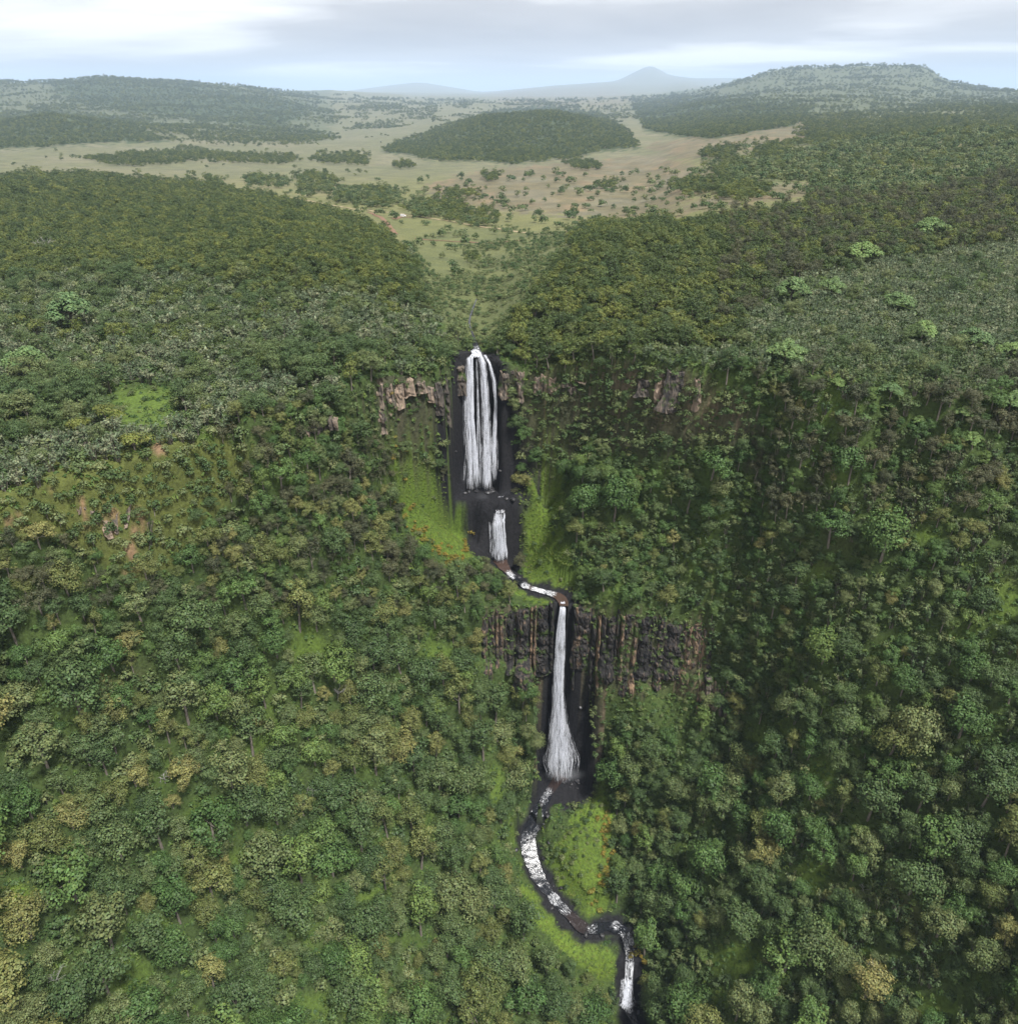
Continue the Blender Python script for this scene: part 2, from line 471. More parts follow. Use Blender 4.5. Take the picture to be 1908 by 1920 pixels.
# ------------------------------------------------------------------ photo-measured areas of the land (image polygons, looked up per ground point)
GRASS = [
    [(735, 880), (785, 862), (815, 885), (850, 915), (900, 990), (898, 1030), (872, 1058), (830, 1045), (775, 1005), (748, 950)],
    [(985, 875), (1030, 880), (1055, 905), (1055, 960), (1010, 995), (955, 990), (970, 930)],
    [(965, 1000), (1050, 985), (1070, 1040), (1085, 1108), (1040, 1105), (985, 1085)],
    [(1085, 1490), (1130, 1450), (1148, 1530), (1140, 1610), (1145, 1690), (1105, 1728), (1060, 1690), (1035, 1640), (1030, 1600), (1070, 1540)],
    [(965, 1650), (1000, 1670), (1060, 1740), (1120, 1765), (1165, 1800), (1165, 1850), (1120, 1830), (1060, 1790), (1000, 1730)],
    [(955, 1100), (1000, 1108), (1048, 1122), (1040, 1135), (980, 1122)]]
GLADES = [(590, 1230, 42, 46), (390, 1530, 62, 44), (452, 1610, 24, 28), (250, 1830, 55, 50), (600, 1890, 60, 36), (290, 1740, 50, 28), (30, 1690, 46, 44), (180, 1260, 30, 40),
          (1380, 1800, 62, 46), (1320, 1880, 60, 34), (1540, 1460, 32, 44), (1440, 1385, 62, 26), (1740, 1010, 34, 20), (1885, 1130, 40, 60), (1520, 1640, 40, 40), (960, 1560, 22, 40), (930, 1480, 25, 60), (820, 1240, 40, 40), (270, 770, 70, 50), (1540, 1080, 40, 20), (1760, 1890, 50, 30)]
CORRIDOR = [(1000, 1430), (1130, 1430), (1150, 1500), (1090, 1640), (1010, 1690), (965, 1640), (955, 1540)]
SCARP_L = [(-200, 960), (0, 880), (180, 850), (330, 810), (480, 840), (420, 960), (330, 1060), (250, 1100), (170, 1030), (90, 1010), (0, 1020), (-200, 1080)]
CLIFF_R = [(935, 694), (1290, 690), (1400, 750), (1450, 870), (1320, 850), (1150, 855), (1040, 880), (985, 850)]
CLIFF_L = [(640, 745), (715, 700), (870, 690), (862, 890), (800, 880), (745, 870), (690, 800)]
CLIFF_2 = [(900, 1140), (1060, 1128), (1325, 1175), (1330, 1300), (1130, 1300), (1125, 1460), (1000, 1460), (1015, 1290), (930, 1240)]
FOREST_L = [(-300, 345), (0, 342), (150, 337), (280, 347), (400, 360), (500, 378), (640, 410), (720, 445), (775, 510), (825, 600), (760, 575), (650, 545), (560, 560), (430, 530), (330, 515), (200, 512), (60, 525), (-300, 545)]
FOREST_R = [(1090, 440), (1180, 425), (1250, 412), (1400, 395), (1500, 378), (1640, 385), (1800, 355), (1950, 330), (2300, 320), (2300, 460), (1908, 450), (1800, 470), (1600, 500), (1450, 540), (1400, 610), (1380, 680), (1200, 690), (1000, 685), (922, 665), (948, 610), (1008, 545), (1052, 485)]
VALLEY = [(770, 455), (850, 425), (1050, 436), (1080, 448), (1015, 525), (955, 595), (925, 645), (862, 645), (818, 592), (785, 530)]
WOODS = [[(715, 285), (760, 262), (850, 235), (930, 208), (1030, 198), (1120, 212), (1180, 250), (1197, 277), (1100, 288), (960, 308), (900, 300), (820, 300)],
         [(-300, 215), (0, 215), (100, 205), (220, 222), (300, 258), (330, 265), (200, 270), (0, 280), (-300, 290)],
         [(1180, 195), (1260, 180), (1400, 188), (1530, 198), (1490, 235), (1400, 250), (1330, 262), (1290, 258), (1210, 245)],
         [(80, 140), (260, 140), (420, 165), (600, 200), (520, 240), (300, 215), (130, 195)]]
BANDS = [(640, 300, 55, 11), (450, 298, 60, 8), (560, 258, 70, 9), (520, 300, 45, 9), (590, 348, 34, 18), (500, 342, 40, 8), (690, 372, 60, 16), (820, 395, 60, 14), (890, 412, 50, 12), (250, 302, 90, 10),
         (350, 292, 60, 12), (1345, 350, 40, 10), (1385, 318, 55, 14), (1090, 312, 30, 8), (920, 338, 16, 6), (1140, 352, 24, 6), (400, 345, 20, 6), (1570, 245, 70, 26), (1600, 240, 40, 14), (1350, 290, 40, 14), (1330, 356, 70, 14), (1450, 290, 40, 12),
         (500, 250, 60, 8), (700, 205, 60, 6), (860, 370, 30, 6), (1380, 366, 50, 14), (560, 210, 70, 10), (860, 300, 60, 4), (1000, 298, 80, 6), (760, 312, 20, 5), (960, 470, 50, 12), (900, 488, 30, 8), (180, 245, 200, 8)]
TAN = [[(900, 320), (1100, 300), (1230, 290), (1340, 320), (1340, 350), (1250, 395), (1180, 410), (1040, 405), (900, 390), (820, 375), (790, 350)],
       [(1250, 395), (1330, 365), (1440, 340), (1530, 345), (1500, 372), (1380, 385), (1260, 405)],
       [(1200, 275), (1400, 240), (1580, 215), (1640, 235), (1500, 265), (1400, 285), (1290, 300)],
       [(900, 170), (1150, 165), (1200, 190), (1150, 200), (950, 200)]]
LAWN = [(690, 400), (780, 410), (880, 425), (990, 440), (985, 450), (900, 458), (895, 490), (850, 525), (810, 515), (775, 455), (740, 432)]
SOIL = [(300, 838, 14, 20), (95, 935, 14, 22), (115, 960, 10, 10), (205, 975, 20, 28), (250, 1030, 12, 40), (165, 985, 18, 8), (270, 975, 8, 30), (240, 1090, 16, 8), (205, 850, 20, 5), (345, 845, 8, 8), (30, 975, 22, 7), (150, 945, 10, 12), (650, 1190, 6, 6), (1455, 1395, 8, 4)]


def in_any(u, v, polys):
    r = np.zeros(np.shape(u), bool)
    for p in polys:
        r |= inpoly(u, v, p)
    return r


def in_ell(u, v, els, grow=1.0):
    r = np.full(np.shape(u), -9.0)
    for a, b, c, d in els:
        r = np.maximum(r, 1 - np.sqrt(((u - a) / (c * grow)) ** 2 + ((v - b) / (d * grow)) ** 2))
    return r      # >0 inside


# ------------------------------------------------------------------ materials
def new_mat(name):
    m = bpy.data.materials.new(name)
    m.use_nodes = True
    t = m.node_tree
    t.nodes.clear()
    out = N(t, 'ShaderNodeOutputMaterial')
    return m, t, out


def mat_ground():
    m, t, out = new_mat('ground_cover')
    at = N(t, 'ShaderNodeVertexColor', layer_name='col')
    tc = N(t, 'ShaderNodeNewGeometry')
    n1 = N(t, 'ShaderNodeTexNoise', i_Scale=0.9, i_Detail=6.0, i_Roughness=0.65)
    L(t, tc.outputs['Position'], n1.inputs['Vector'])
    n2 = N(t, 'ShaderNodeTexNoise', i_Scale=0.03, i_Detail=6.0, i_Roughness=0.6)
    L(t, tc.outputs['Position'], n2.inputs['Vector'])
    r1 = ramp(t, n1.outputs[0], [(0.3, (0.55,) * 3), (0.72, (1.45,) * 3)])
    r2 = ramp(t, n2.outputs[0], [(0.3, (0.78, 0.80, 0.82)), (0.7, (1.25, 1.2, 1.1))])
    m1 = N(t, 'ShaderNodeMix', data_type='RGBA', blend_type='MULTIPLY', i_0=1.0)
    L(t, at.outputs[0], m1.inputs[6]); L(t, r1, m1.inputs[7])
    m2 = N(t, 'ShaderNodeMix', data_type='RGBA', blend_type='MULTIPLY', i_0=1.0)
    L(t, m1.outputs[2], m2.inputs[6]); L(t, r2, m2.inputs[7])
    b = N(t, 'ShaderNodeBsdfPrincipled', i_Roughness=0.9)
    b.inputs['Specular IOR Level'].default_value = 0.15
    bp = N(t, 'ShaderNodeBump', i_Strength=0.7, i_Distance=0.6)
    L(t, n1.outputs[0], bp.inputs['Height'])
    L(t, bp.outputs[0], b.inputs['Normal'])
    L(t, m2.outputs[2], b.inputs['Base Color'])
    L(t, b.outputs[0], out.inputs[0])
    return m


def mat_leaf(name, stops, transl=0.16, rough=0.6):
    m, t, out = new_mat(name)
    oi = N(t, 'ShaderNodeObjectInfo')
    col = ramp(t, oi.outputs['Random'], stops)
    at = N(t, 'ShaderNodeVertexColor', layer_name='lc')
    mx = N(t, 'ShaderNodeMix', data_type='RGBA', blend_type='MULTIPLY', i_0=1.0)
    L(t, col, mx.inputs[6]); L(t, at.outputs[0], mx.inputs[7])
    b = N(t, 'ShaderNodeBsdfPrincipled', i_Roughness=rough)
    b.inputs['Specular IOR Level'].default_value = 0.3
    L(t, mx.outputs[2], b.inputs['Base Color'])
    tr = N(t, 'ShaderNodeBsdfTranslucent')
    L(t, mx.outputs[2], tr.inputs[0])
    ms = N(t, 'ShaderNodeMixShader', i_0=transl)
    L(t, b.outputs[0], ms.inputs[1]); L(t, tr.outputs[0], ms.inputs[2])
    L(t, ms.outputs[0], out.inputs[0])
    return m


def mat_simple(name, c1_, c2_, scale=2.0, rough=0.85, vec_scale=(1, 1, 1), bump=0.4, spec=0.2):
    m, t, out = new_mat(name)
    g = N(t, 'ShaderNodeNewGeometry')
    mp = N(t, 'ShaderNodeMapping')
    mp.inputs['Scale'].default_value = vec_scale
    L(t, g.outputs['Position'], mp.inputs[0])
    n = N(t, 'ShaderNodeTexNoise', i_Scale=scale, i_Detail=6.0, i_Roughness=0.65)
    L(t, mp.outputs[0], n.inputs['Vector'])
    c = ramp(t, n.outputs[0], [(0.32, c1_), (0.68, c2_)])
    b = N(t, 'ShaderNodeBsdfPrincipled', i_Roughness=rough)
    b.inputs['Specular IOR Level'].default_value = spec
    L(t, c, b.inputs['Base Color'])
    bp = N(t, 'ShaderNodeBump', i_Strength=bump, i_Distance=0.3)
    L(t, n.outputs[0], bp.inputs['Height']); L(t, bp.outputs[0], b.inputs['Normal'])
    L(t, b.outputs[0], out.inputs[0])
    return m


def mat_rock(name, dark, mid, warm, warm_at=0.6):
    m, t, out = new_mat(name)
    g = N(t, 'ShaderNodeNewGeometry')
    mp = N(t, 'ShaderNodeMapping')
    mp.inputs['Scale'].default_value = (1, 1, 0.16)
    L(t, g.outputs['Position'], mp.inputs[0])
    n = N(t, 'ShaderNodeTexNoise', i_Scale=0.75, i_Detail=8.0, i_Roughness=0.7)
    L(t, mp.outputs[0], n.inputs['Vector'])
    n2 = N(t, 'ShaderNodeTexNoise', i_Scale=0.22, i_Detail=4.0, i_Roughness=0.6)
    L(t, g.outputs['Position'], n2.inputs['Vector'])
    oi = N(t, 'ShaderNodeObjectInfo')
    add = N(t, 'ShaderNodeMath', operation='MULTIPLY_ADD', i_1=0.22, i_2=-0.11)
    L(t, oi.outputs['Random'], add.inputs[0])
    a2 = N(t, 'ShaderNodeMath', operation='ADD')
    L(t, n.outputs[0], a2.inputs[0]); L(t, add.outputs[0], a2.inputs[1])
    c = ramp(t, a2.outputs[0], [(0.34, dark), (0.5, mid), (warm_at, warm), (min(warm_at + 0.16, 1), tuple(min(1, k * 1.5) for k in warm))])
    # moss in patches
    mf = ramp(t, n2.outputs[0], [(0.55, (0, 0, 0)), (0.63, (1, 1, 1))])
    mx = N(t, 'ShaderNodeMix', data_type='RGBA')
    L(t, mf, mx.inputs[0]); L(t, c, mx.inputs[6])
    mx.inputs[7].default_value = (0.045, 0.07, 0.018, 1)
    b = N(t, 'ShaderNodeBsdfPrincipled', i_Roughness=0.85)
    b.inputs['Specular IOR Level'].default_value = 0.25
    L(t, mx.outputs[2], b.inputs['Base Color'])
    bp = N(t, 'ShaderNodeBump', i_Strength=0.8, i_Distance=0.8)
    L(t, n.outputs[0], bp.inputs['Height']); L(t, bp.outputs[0], b.inputs['Normal'])
    L(t, b.outputs[0], out.inputs[0])
    return m


M = {}
M['ground'] = mat_ground()
M['bark'] = mat_simple('bark', (0.09, 0.075, 0.06), (0.2, 0.18, 0.15), 3.0, vec_scale=(1, 1, 0.3))
M['deadwood'] = mat_simple('silvered_wood', (0.16, 0.155, 0.14), (0.32, 0.31, 0.29), 3.0, vec_scale=(1, 1, 0.3))
M['wetrock'] = mat_simple('wet_rock', (0.008, 0.009, 0.011), (0.035, 0.033, 0.034), 1.2, rough=0.45, spec=0.5)
M['rock_low'] = mat_rock('dark_columnar_rock', (0.012, 0.012, 0.012), (0.038, 0.034, 0.032), (0.20, 0.135, 0.085), 0.65)
M['rock_up'] = mat_rock('tan_cliff_rock', (0.03, 0.028, 0.026), (0.105, 0.088, 0.072), (0.23, 0.175, 0.13), 0.6)
M['grey'] = mat_leaf('grey_green_leaves', [(0, (0.048, 0.082, 0.026)), (0.5, (0.068, 0.106, 0.034)), (1, (0.118, 0.142, 0.052))])
M['olive'] = mat_leaf('olive_leaves', [(0, (0.084, 0.108, 0.030)), (0.6, (0.126, 0.142, 0.042)), (1, (0.185, 0.178, 0.060))])
M['green'] = mat_leaf('fresh_green_leaves', [(0, (0.048, 0.094, 0.024)), (0.6, (0.068, 0.122, 0.032)), (1, (0.108, 0.158, 0.038))])
M['bamboo'] = mat_leaf('bamboo_leaves', [(0, (0.046, 0.080, 0.028)), (0.6, (0.076, 0.110, 0.040)), (1, (0.122, 0.148, 0.056))])
M['palebamboo'] = mat_leaf('pale_bamboo_leaves', [(0, (0.075, 0.108, 0.052)), (0.6, (0.120, 0.150, 0.080)), (1, (0.200, 0.220, 0.125))])
M['heath'] = mat_leaf('heath_leaves', [(0, (0.036, 0.060, 0.016)), (0.55, (0.062, 0.088, 0.020)), (1, (0.120, 0.138, 0.028))])
M['umbrella'] = mat_leaf('pale_bright_leaves', [(0, (0.090, 0.150, 0.056)), (1, (0.140, 0.210, 0.062))])
M['shrub'] = mat_leaf('shrub_leaves', [(0, (0.042, 0.076, 0.022)), (0.5, (0.072, 0.106, 0.034)), (1, (0.128, 0.150, 0.058))])
M['brown'] = mat_leaf('brown_green_leaves', [(0, (0.048, 0.058, 0.028)), (1, (0.084, 0.086, 0.040))])
M['flower'] = mat_leaf('orange_yellow_leaves', [(0, (0.15, 0.14, 0.024)), (0.6, (0.23, 0.165, 0.026)), (1, (0.19, 0.18, 0.034))])
M['fern'] = mat_leaf('fern_leaves', [(0, (0.034, 0.072, 0.016)), (0.5, (0.056, 0.102, 0.020)), (1, (0.098, 0.142, 0.026))])

# ------------------------------------------------------------------ the land: one sheet to the horizon
NX = np.arange(-232, 232.01, 0.9)
NY = np.arange(70, 331, 0.9)


def land_colour(x, y, z, slope):
    u, v, d = proj(x, y, z)
    j = fbm(x / 4, y / 4, 3, z / 4)
    u2 = u + j * 16; v2 = v + fbm(x / 4 + 40, y / 4, 3, z / 4) * 14
    far = sstep(450, 700, y)
    n = fbm(x / 18, y / 18, 4, z / 18)
    n2 = fbm(x / 5 + 50, y / 5, 3, z / 5)
    c = np.zeros(x.shape + (3,))

    def mixin(k, rgb):
        k = np.clip(k, 0, 1)[..., None]
        c[...] = c * (1 - k) + np.array(rgb) * k
    c[...] = (0.040, 0.062, 0.018)  # litter tone, set darker so gaps between crowns read as deeper shade
    mixin(sstep(0.1, 0.6, n), (0.062, 0.098, 0.020))
    mixin(sstep(0.1, 0.6, n2) * 0.5, (0.035, 0.05, 0.018))
    mixin(sstep(0.35, 0.7, -n) * 0.6, (0.06, 0.058, 0.026))
    # upland meadow
    fy = sstep(400, 640, y)
    mixin(fy, (0.120, 0.125, 0.055))
    fn = fbm(x / 150, y / 220, 4)
    mixin(fy * sstep(0.0, 0.4, fn) * 0.7, (0.150, 0.138, 0.078))
    mixin(sstep(1150, 2000, y) * 0.85, (0.112, 0.116, 0.072))
    mixin(sstep(1400, 2350, y) * sstep(0.05, 0.35, fn) * 0.6, (0.148, 0.142, 0.094))
    mixin(sstep(1150, 2000, y) * sstep(0.05, 0.3, fbm(x / 60 + 5, y / 160, 4)) * 0.45, (0.105, 0.115, 0.062))
    t = in_any(u2, v2, TAN)
    mixin(t * (y > 500) * 0.8, (0.112, 0.098, 0.064))
    mixin(t * (y > 500) * sstep(0.05, 0.4, fbm(x / 25, y / 60, 3)) * 0.55, (0.180, 0.135, 0.085))
    mixin(t * (y > 500) * sstep(0.05, 0.4, fbm(x / 45 + 20, y / 80, 3)) * 0.5, (0.145, 0.140, 0.100))
    mixin(sstep(3000, 4600, y) * 0.5, (0.115, 0.120, 0.075))
    mixin(inpoly(u2, v2, LAWN) * (y > 330) * 0.8, (0.105, 0.115, 0.048))
    mixin((u2 > 1360) * (y > 380) * (1 - t * 0.85) * sstep(-0.5, 0.3, fbm(x / 50, y / 80, 3)) * 0.85, (0.085, 0.105, 0.048))
    mixin(((u2 < 620) | (u2 > 1250)) * sstep(3300, 5000, y) * (y < 20000) * 0.85, (0.075, 0.090, 0.050))
    mixin(inpoly(u2, v2, VALLEY) * (y > 312) * 0.8, (0.092, 0.105, 0.046))
    wood = in_any(u2, v2, WOODS) & (y > 1900)
    mixin(wood * 0.9, (0.04, 0.06, 0.025))
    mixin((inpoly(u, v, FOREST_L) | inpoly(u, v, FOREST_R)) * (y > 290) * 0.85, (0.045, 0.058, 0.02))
    # open grass by the water and glades
    g = in_any(u2, v2, GRASS) & (y < 330)
    mixin(g * 0.95, (0.078, 0.122, 0.020))
    mixin(g * sstep(0.0, 0.5, n2) * 0.6, (0.085, 0.125, 0.018))
    ge = sstep(0.0, 0.5, in_ell(u2, v2, GLADES)) * (y < 330)
    mixin(ge * 0.75, (0.080, 0.125, 0.024))
    mixin(sstep(0.3, 0.8, in_ell(u2, v2, [(30, 1690, 50, 46)])) * (y < 330), (0.15, 0.24, 0.02))
    sc = inpoly(u2, v2, SCARP_L) & (y < 330)
    mixin(sc * 0.7, (0.085, 0.095, 0.026))
    # bare rock where the ground is very steep on the two cliffs
    st = sstep(1.7, 3.2, slope) * (y < 330)
    cl = (inpoly(u2, v2, CLIFF_R) | inpoly(u2, v2, CLIFF_L) | inpoly(u2, v2, CLIFF_2))
    mixin(st * cl * 0.75, (0.055, 0.052, 0.034))
    mixin(st * cl * sstep(0.0, 0.4, n2) * ((z > 203) | (z < 130)) * 0.8, (0.13, 0.10, 0.07))
    so = sstep(0.0, 0.35, in_ell(u2, v2, SOIL, 1.15)) * (y < 330)
    mixin(so * sstep(-0.2, 0.3, n2) * 0.85, (0.20, 0.125, 0.080))
    # soaked black rock round the falls, plus painted-in dark of cave and upper recess
    wet = np.zeros(x.shape)
    for (x0, y0, z0, z1, w0, w1) in ((XF1, 303, 156, 219, 11, 27), (XF2 - 2, 290, 131, 163, 13, 13), (XF3 + 1.5, 258, 34, 129, 6, 15), (XF3 + 4, 256, 30, 52, 18, 18), (XF3 + 8, 256, 36, 98, 5, 13), (XF1 - 13, 296, 164, 210, 5, 17)):  # last entries paint the shade of the lower cave and the upper alcove
        tz = np.clip((z1 - z) / (z1 - z0), 0, 1)
        hw = w0 + (w1 - w0) * tz
        r = np.hypot((x - x0) / hw, (y - y0) / 13)
        wet = np.maximum(wet, sstep(1.12, 0.85, r + j * 0.25) * (z < z1 + 1) * (z > z0 - 6))
    for R in (RL, RM):
        dd, _ = river_dist(x, y, R)
        wet = np.maximum(wet, sstep(6.4, 3.6, dd + j * 3.5) * (np.abs(z - _) < 4))
    mixin(wet, (0.014, 0.014, 0.016))
    return c


def build_land():
    X, Y = np.meshgrid(NX, NY)
    Z = ground(X, Y)
    gy, gx = np.gradient(Z, NY[1] - NY[0], NX[1] - NX[0])
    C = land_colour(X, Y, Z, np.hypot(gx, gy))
    yy = np.exp(np.linspace(math.log(329), math.log(180000), 480))
    aa = np.sign(np.linspace(-1, 1, 360)) * np.abs(np.linspace(-1, 1, 360)) ** 1.15
    A, YF = np.meshgrid(aa, yy)
    XF = A * YF
    ZF = ground(XF, YF)
    ZF[0] -= 0.6; ZF[1] -= 0.1
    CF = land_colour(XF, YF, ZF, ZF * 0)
    v1 = np.stack([X, Y, Z], -1).reshape(-1, 3); v2 = np.stack([XF, YF, ZF], -1).reshape(-1, 3)
    f = np.concatenate([grid_faces(*X.shape), grid_faces(*XF.shape) + len(v1)])
    o = mesh_obj('terrain', np.concatenate([v1, v2]), f, M['ground'])
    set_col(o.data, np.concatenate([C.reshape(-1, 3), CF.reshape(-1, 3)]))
    tag(o, kind='structure')
    return X, Y, Z


GX, GY, GZ = build_land()


def gz(x, y):
    return float(ground(np.array([x], float), np.array([y], float))[0])


def hit(u, v, y0=70.0, y1=6000.0):
    """the point of the land seen at a photograph pixel"""
    ys = np.exp(np.linspace(math.log(y0), math.log(y1), 900))
    T_ = Tv(v)
    zz = H - ys * T_
    xx = (u - 954) / FP * (ys * CP + (H - zz) * SP)
    g = ground(xx, ys)
    k = np.nonzero(g >= zz)[0]
    i = k[0] if len(k) else len(ys) - 1
    return float(xx[i]), float(ys[i]), float(g[i])


# ------------------------------------------------------------------ plants
def quads(cen, nor, size, aspect, r, up=None):
    """leaf quads: centres, normals, sizes -> verts, faces"""
    n = len(cen)
    nor = nor / (np.linalg.norm(nor, axis=1, keepdims=True) + 1e-9)
    ref = r.normal(size=(n, 3)) if up is None else up
    t = np.cross(nor, ref); t /= (np.linalg.norm(t, axis=1, keepdims=True) + 1e-9)
    b = np.cross(nor, t)
    s = size[:, None] * 0.5
    a = s * aspect
    V = np.stack([cen - t * s - b * a * 0.4, cen + t * s * 0.2 - b * a, cen + t * s + b * a * 0.3, cen - t * s * 0.15 + b * a], 1)
    F = np.arange(n * 4).reshape(n, 4)
    return V.reshape(-1, 3), F


def leaf_mesh(name, V, F, mat, shade):
    me = bpy.data.meshes.new(name)
    me.vertices.add(len(V)); me.vertices.foreach_set('co', np.asarray(V, np.float32).ravel())
    me.loops.add(F.size); me.loops.foreach_set('vertex_index', F.astype(np.int32).ravel())
    me.polygons.add(len(F)); me.polygons.foreach_set('loop_start', np.arange(0, F.size, F.shape[1], dtype=np.int32))
    me.update(calc_edges=True)
    me.materials.append(mat)
    set_col(me, np.repeat(shade, F.shape[1], axis=0), 'lc')
    return me


def leaf_shade(n, r, amt=0.28, warm=0.12):
    b = 1 + (r.random(n) * 2 - 1) * amt
    k = (r.random(n) * 2 - 1) * warm
    return np.stack([b * (1 + k), b, b * (1 - k * 0.5)], 1)


def crown_lobes(r, R, zc, hz, nl, lr, flat=0.75):
    """lobe centres spread over the upper part of an ellipsoid"""
    out = []
    for i in range(nl * 3):
        d = r.normal(size=3); d /= np.linalg.norm(d)
        if d[2] < -0.5: d[2] *= -1
        k = r.uniform(0.5, 1.0) if r.random() < 0.82 else r.uniform(1.0, 1.28)
        c = np.array([d[0] * R * k, d[1] * R * k, zc + d[2] * hz * k])
        rad = lr * r.uniform(0.7, 1.25)
        if all(np.linalg.norm(c - p) > (rad + q) * 0.5 for p, q in out):
            out.append((c, rad))
        if len(out) >= nl: break
    return out


def crown_mesh(name, mat, seed, R, zc, hz, nl, lr, leaf, per, flat=0.8, jit=0.22, aspect=0.75, amt=0.28):
    r = np.random.default_rng(seed)
    lobes = crown_lobes(r, R, zc, hz, nl, lr)
    Cn, Nn, Sz, Sh = [], [], [], []
    for c, rad in lobes:
        n = int(per * (rad / lr) ** 2)
        d = r.normal(size=(n, 3)); d /= np.linalg.norm(d, axis=1, keepdims=True)
        d[:, 2] = np.where(d[:, 2] < -0.35, -d[:, 2], d[:, 2])
        p = c + d * np.array([1, 1, flat]) * rad * (1 + r.normal(size=(n, 1)) * jit)
        Cn.append(p); Nn.append(d + (p - np.array([0, 0, zc - 1])) / (np.linalg.norm(p - np.array([0, 0, zc - 1]), axis=1, keepdims=True) + 1e-6) * 0.5 + r.normal(size=(n, 3)) * 0.38)
        Sz.append(leaf * r.uniform(0.6, 1.4, n))
        tint = 1 + r.normal() * 0.13
        Sh.append(leaf_shade(n, r, amt) * tint)
    V, F = quads(np.concatenate(Cn), np.concatenate(Nn), np.concatenate(Sz), aspect, r)
    return leaf_mesh(name, V, F, mat, np.concatenate(Sh)), lobes


def tube(path, rad, k=5):
    path = np.asarray(path, float)
    V, F = [], []
    for i, p in enumerate(path):
        d = path[min(i + 1, len(path) - 1)] - path[max(i - 1, 0)]
        d = d / (np.linalg.norm(d) + 1e-9)
        a = np.cross(d, [0.3, 0.9, 0.2]); a /= np.linalg.norm(a); b = np.cross(d, a)
        for j in range(k):
            t = 2 * math.pi * j / k
            V.append(p + (a * math.cos(t) + b * math.sin(t)) * rad[i])
    for i in range(len(path) - 1):
        for j in range(k):
            F.append([i * k + j, i * k + (j + 1) % k, (i + 1) * k + (j + 1) % k, (i + 1) * k + j])
    return V, F


def trunk_mesh(name, seed, h, r0, lobes=None, mat='bark', nb=5):
    r = np.random.default_rng(seed)
    V, F = [], []

    def add(p, rad, k=5):
        v, f = tube(p, rad, k)
        F.extend([[i + len(V) for i in q] for q in f]); V.extend(v)
    b = np.array([r.normal() * 0.3, r.normal() * 0.3, 0])
    add([(0, 0, -1.2), b * 0.4 + [0, 0, h * 0.35], b + [0, 0, h * 0.75]], [r0 * 1.35, r0, r0 * 0.6], 6)
    if lobes:
        for c, rad in lobes[:nb]:
            s = b * 0.6 + np.array([0, 0, h * r.uniform(0.4, 0.7)])
            add([s, (s + c) / 2 + [0, 0, -0.3], c], [r0 * 0.45, r0 * 0.3, r0 * 0.12], 4)
    me = bpy.data.meshes.new(name)
    me.from_pydata([tuple(p) for p in V], [], F); me.update()
    me.polygons.foreach_set('use_smooth', np.full(len(F), True))
    me.materials.append(M[mat])
    return me


def bamboo_mesh(name, mat, seed, n=13, h=6.5, spread=1.5, leaf=0.9):
    r = np.random.default_rng(seed)
    Cn, Nn, Sz, UP = [], [], [], []
    V2, F2 = [], []
    for i in range(n):
        az = r.uniform(0, 2 * math.pi); out = np.array([math.cos(az), math.sin(az), 0])
        b = out * r.uniform(0.1, 0.5) * spread
        hh = h * r.uniform(0.65, 1.1); lean = spread * r.uniform(0.4, 1.3)
        ts = np.linspace(0, 1, 7)
        P = b + np.outer(ts ** 2.2, out) * lean + np.outer(hh * (ts - 0.16 * ts ** 4), [0, 0, 1])
        v, f = tube(P[::2], [0.07, 0.06, 0.05, 0.02], 3)
        F2.extend([[q + len(V2) for q in ff] for ff in f]); V2.extend(v)
        for k in range(16):
            t = 0.32 + 0.68 * r.random() ** 0.7
            j = min(int(t * 6), 5); ft = t * 6 - j
            p = P[j] * (1 - ft) + P[j + 1] * ft
            dr = out * r.uniform(0, 1) + r.normal(size=3) * 0.6
            dr[2] = -abs(dr[2]) * 0.5
            Cn.append(p + dr * 0.35 + r.normal(size=3) * 0.12)
            nn = r.normal(size=3) * 0.6 + np.array([0, 0, 0.8]) + out * 0.4
            Nn.append(nn); Sz.append(leaf * r.uniform(0.6, 1.3)); UP.append(np.cross(nn, dr))
    V, F = quads(np.array(Cn), np.array(Nn), np.array(Sz), 0.42, r)
    stem = bpy.data.meshes.new(name + '_culm')
    stem.from_pydata([tuple(p) for p in V2], [], F2); stem.update(); stem.materials.append(M['bark'])
    return leaf_mesh(name, V, F, mat, leaf_shade(len(F), r, 0.3)), stem


def umbrella_mesh(name, mat, seed, R=4.6, h=6.4, pads=20):
    r = np.random.default_rng(seed)
    Cn, Nn, Sz, Sh, lobes = [], [], [], [], []
    for i in range(pads):
        az = i * 2.4 + r.uniform(-.4, .4); k = math.sqrt((i + 0.3) / pads)
        c = np.array([math.cos(az) * R * k, math.sin(az) * R * k, h - 3.4 * k ** 2.2 + r.uniform(-.6, .6)])
        rad = r.uniform(1.1, 1.9)
        lobes.append((c, rad))
        n = int(62 * rad * rad)
        a2 = r.uniform(0, 6.283, n); q = np.sqrt(r.random(n))
        p = np.stack([c[0] + np.cos(a2) * q * rad, c[1] + np.sin(a2) * q * rad, c[2] + (1 - q * q) * 0.62 * rad + r.normal(size=n) * 0.16], 1)
        nn = np.stack([np.cos(a2) * q * 0.9, np.sin(a2) * q * 0.9, np.ones(n)], 1) + r.normal(size=(n, 3)) * 0.35
        Cn.append(p); Nn.append(nn); Sz.append(0.52 * r.uniform(0.6, 1.4, n)); Sh.append(leaf_shade(n, r, 0.25) * (1 + r.normal() * 0.08))
    V, F = quads(np.concatenate(Cn), np.concatenate(Nn), np.concatenate(Sz), 0.8, r)
    return leaf_mesh(name, V, F, mat, np.concatenate(Sh)), lobes


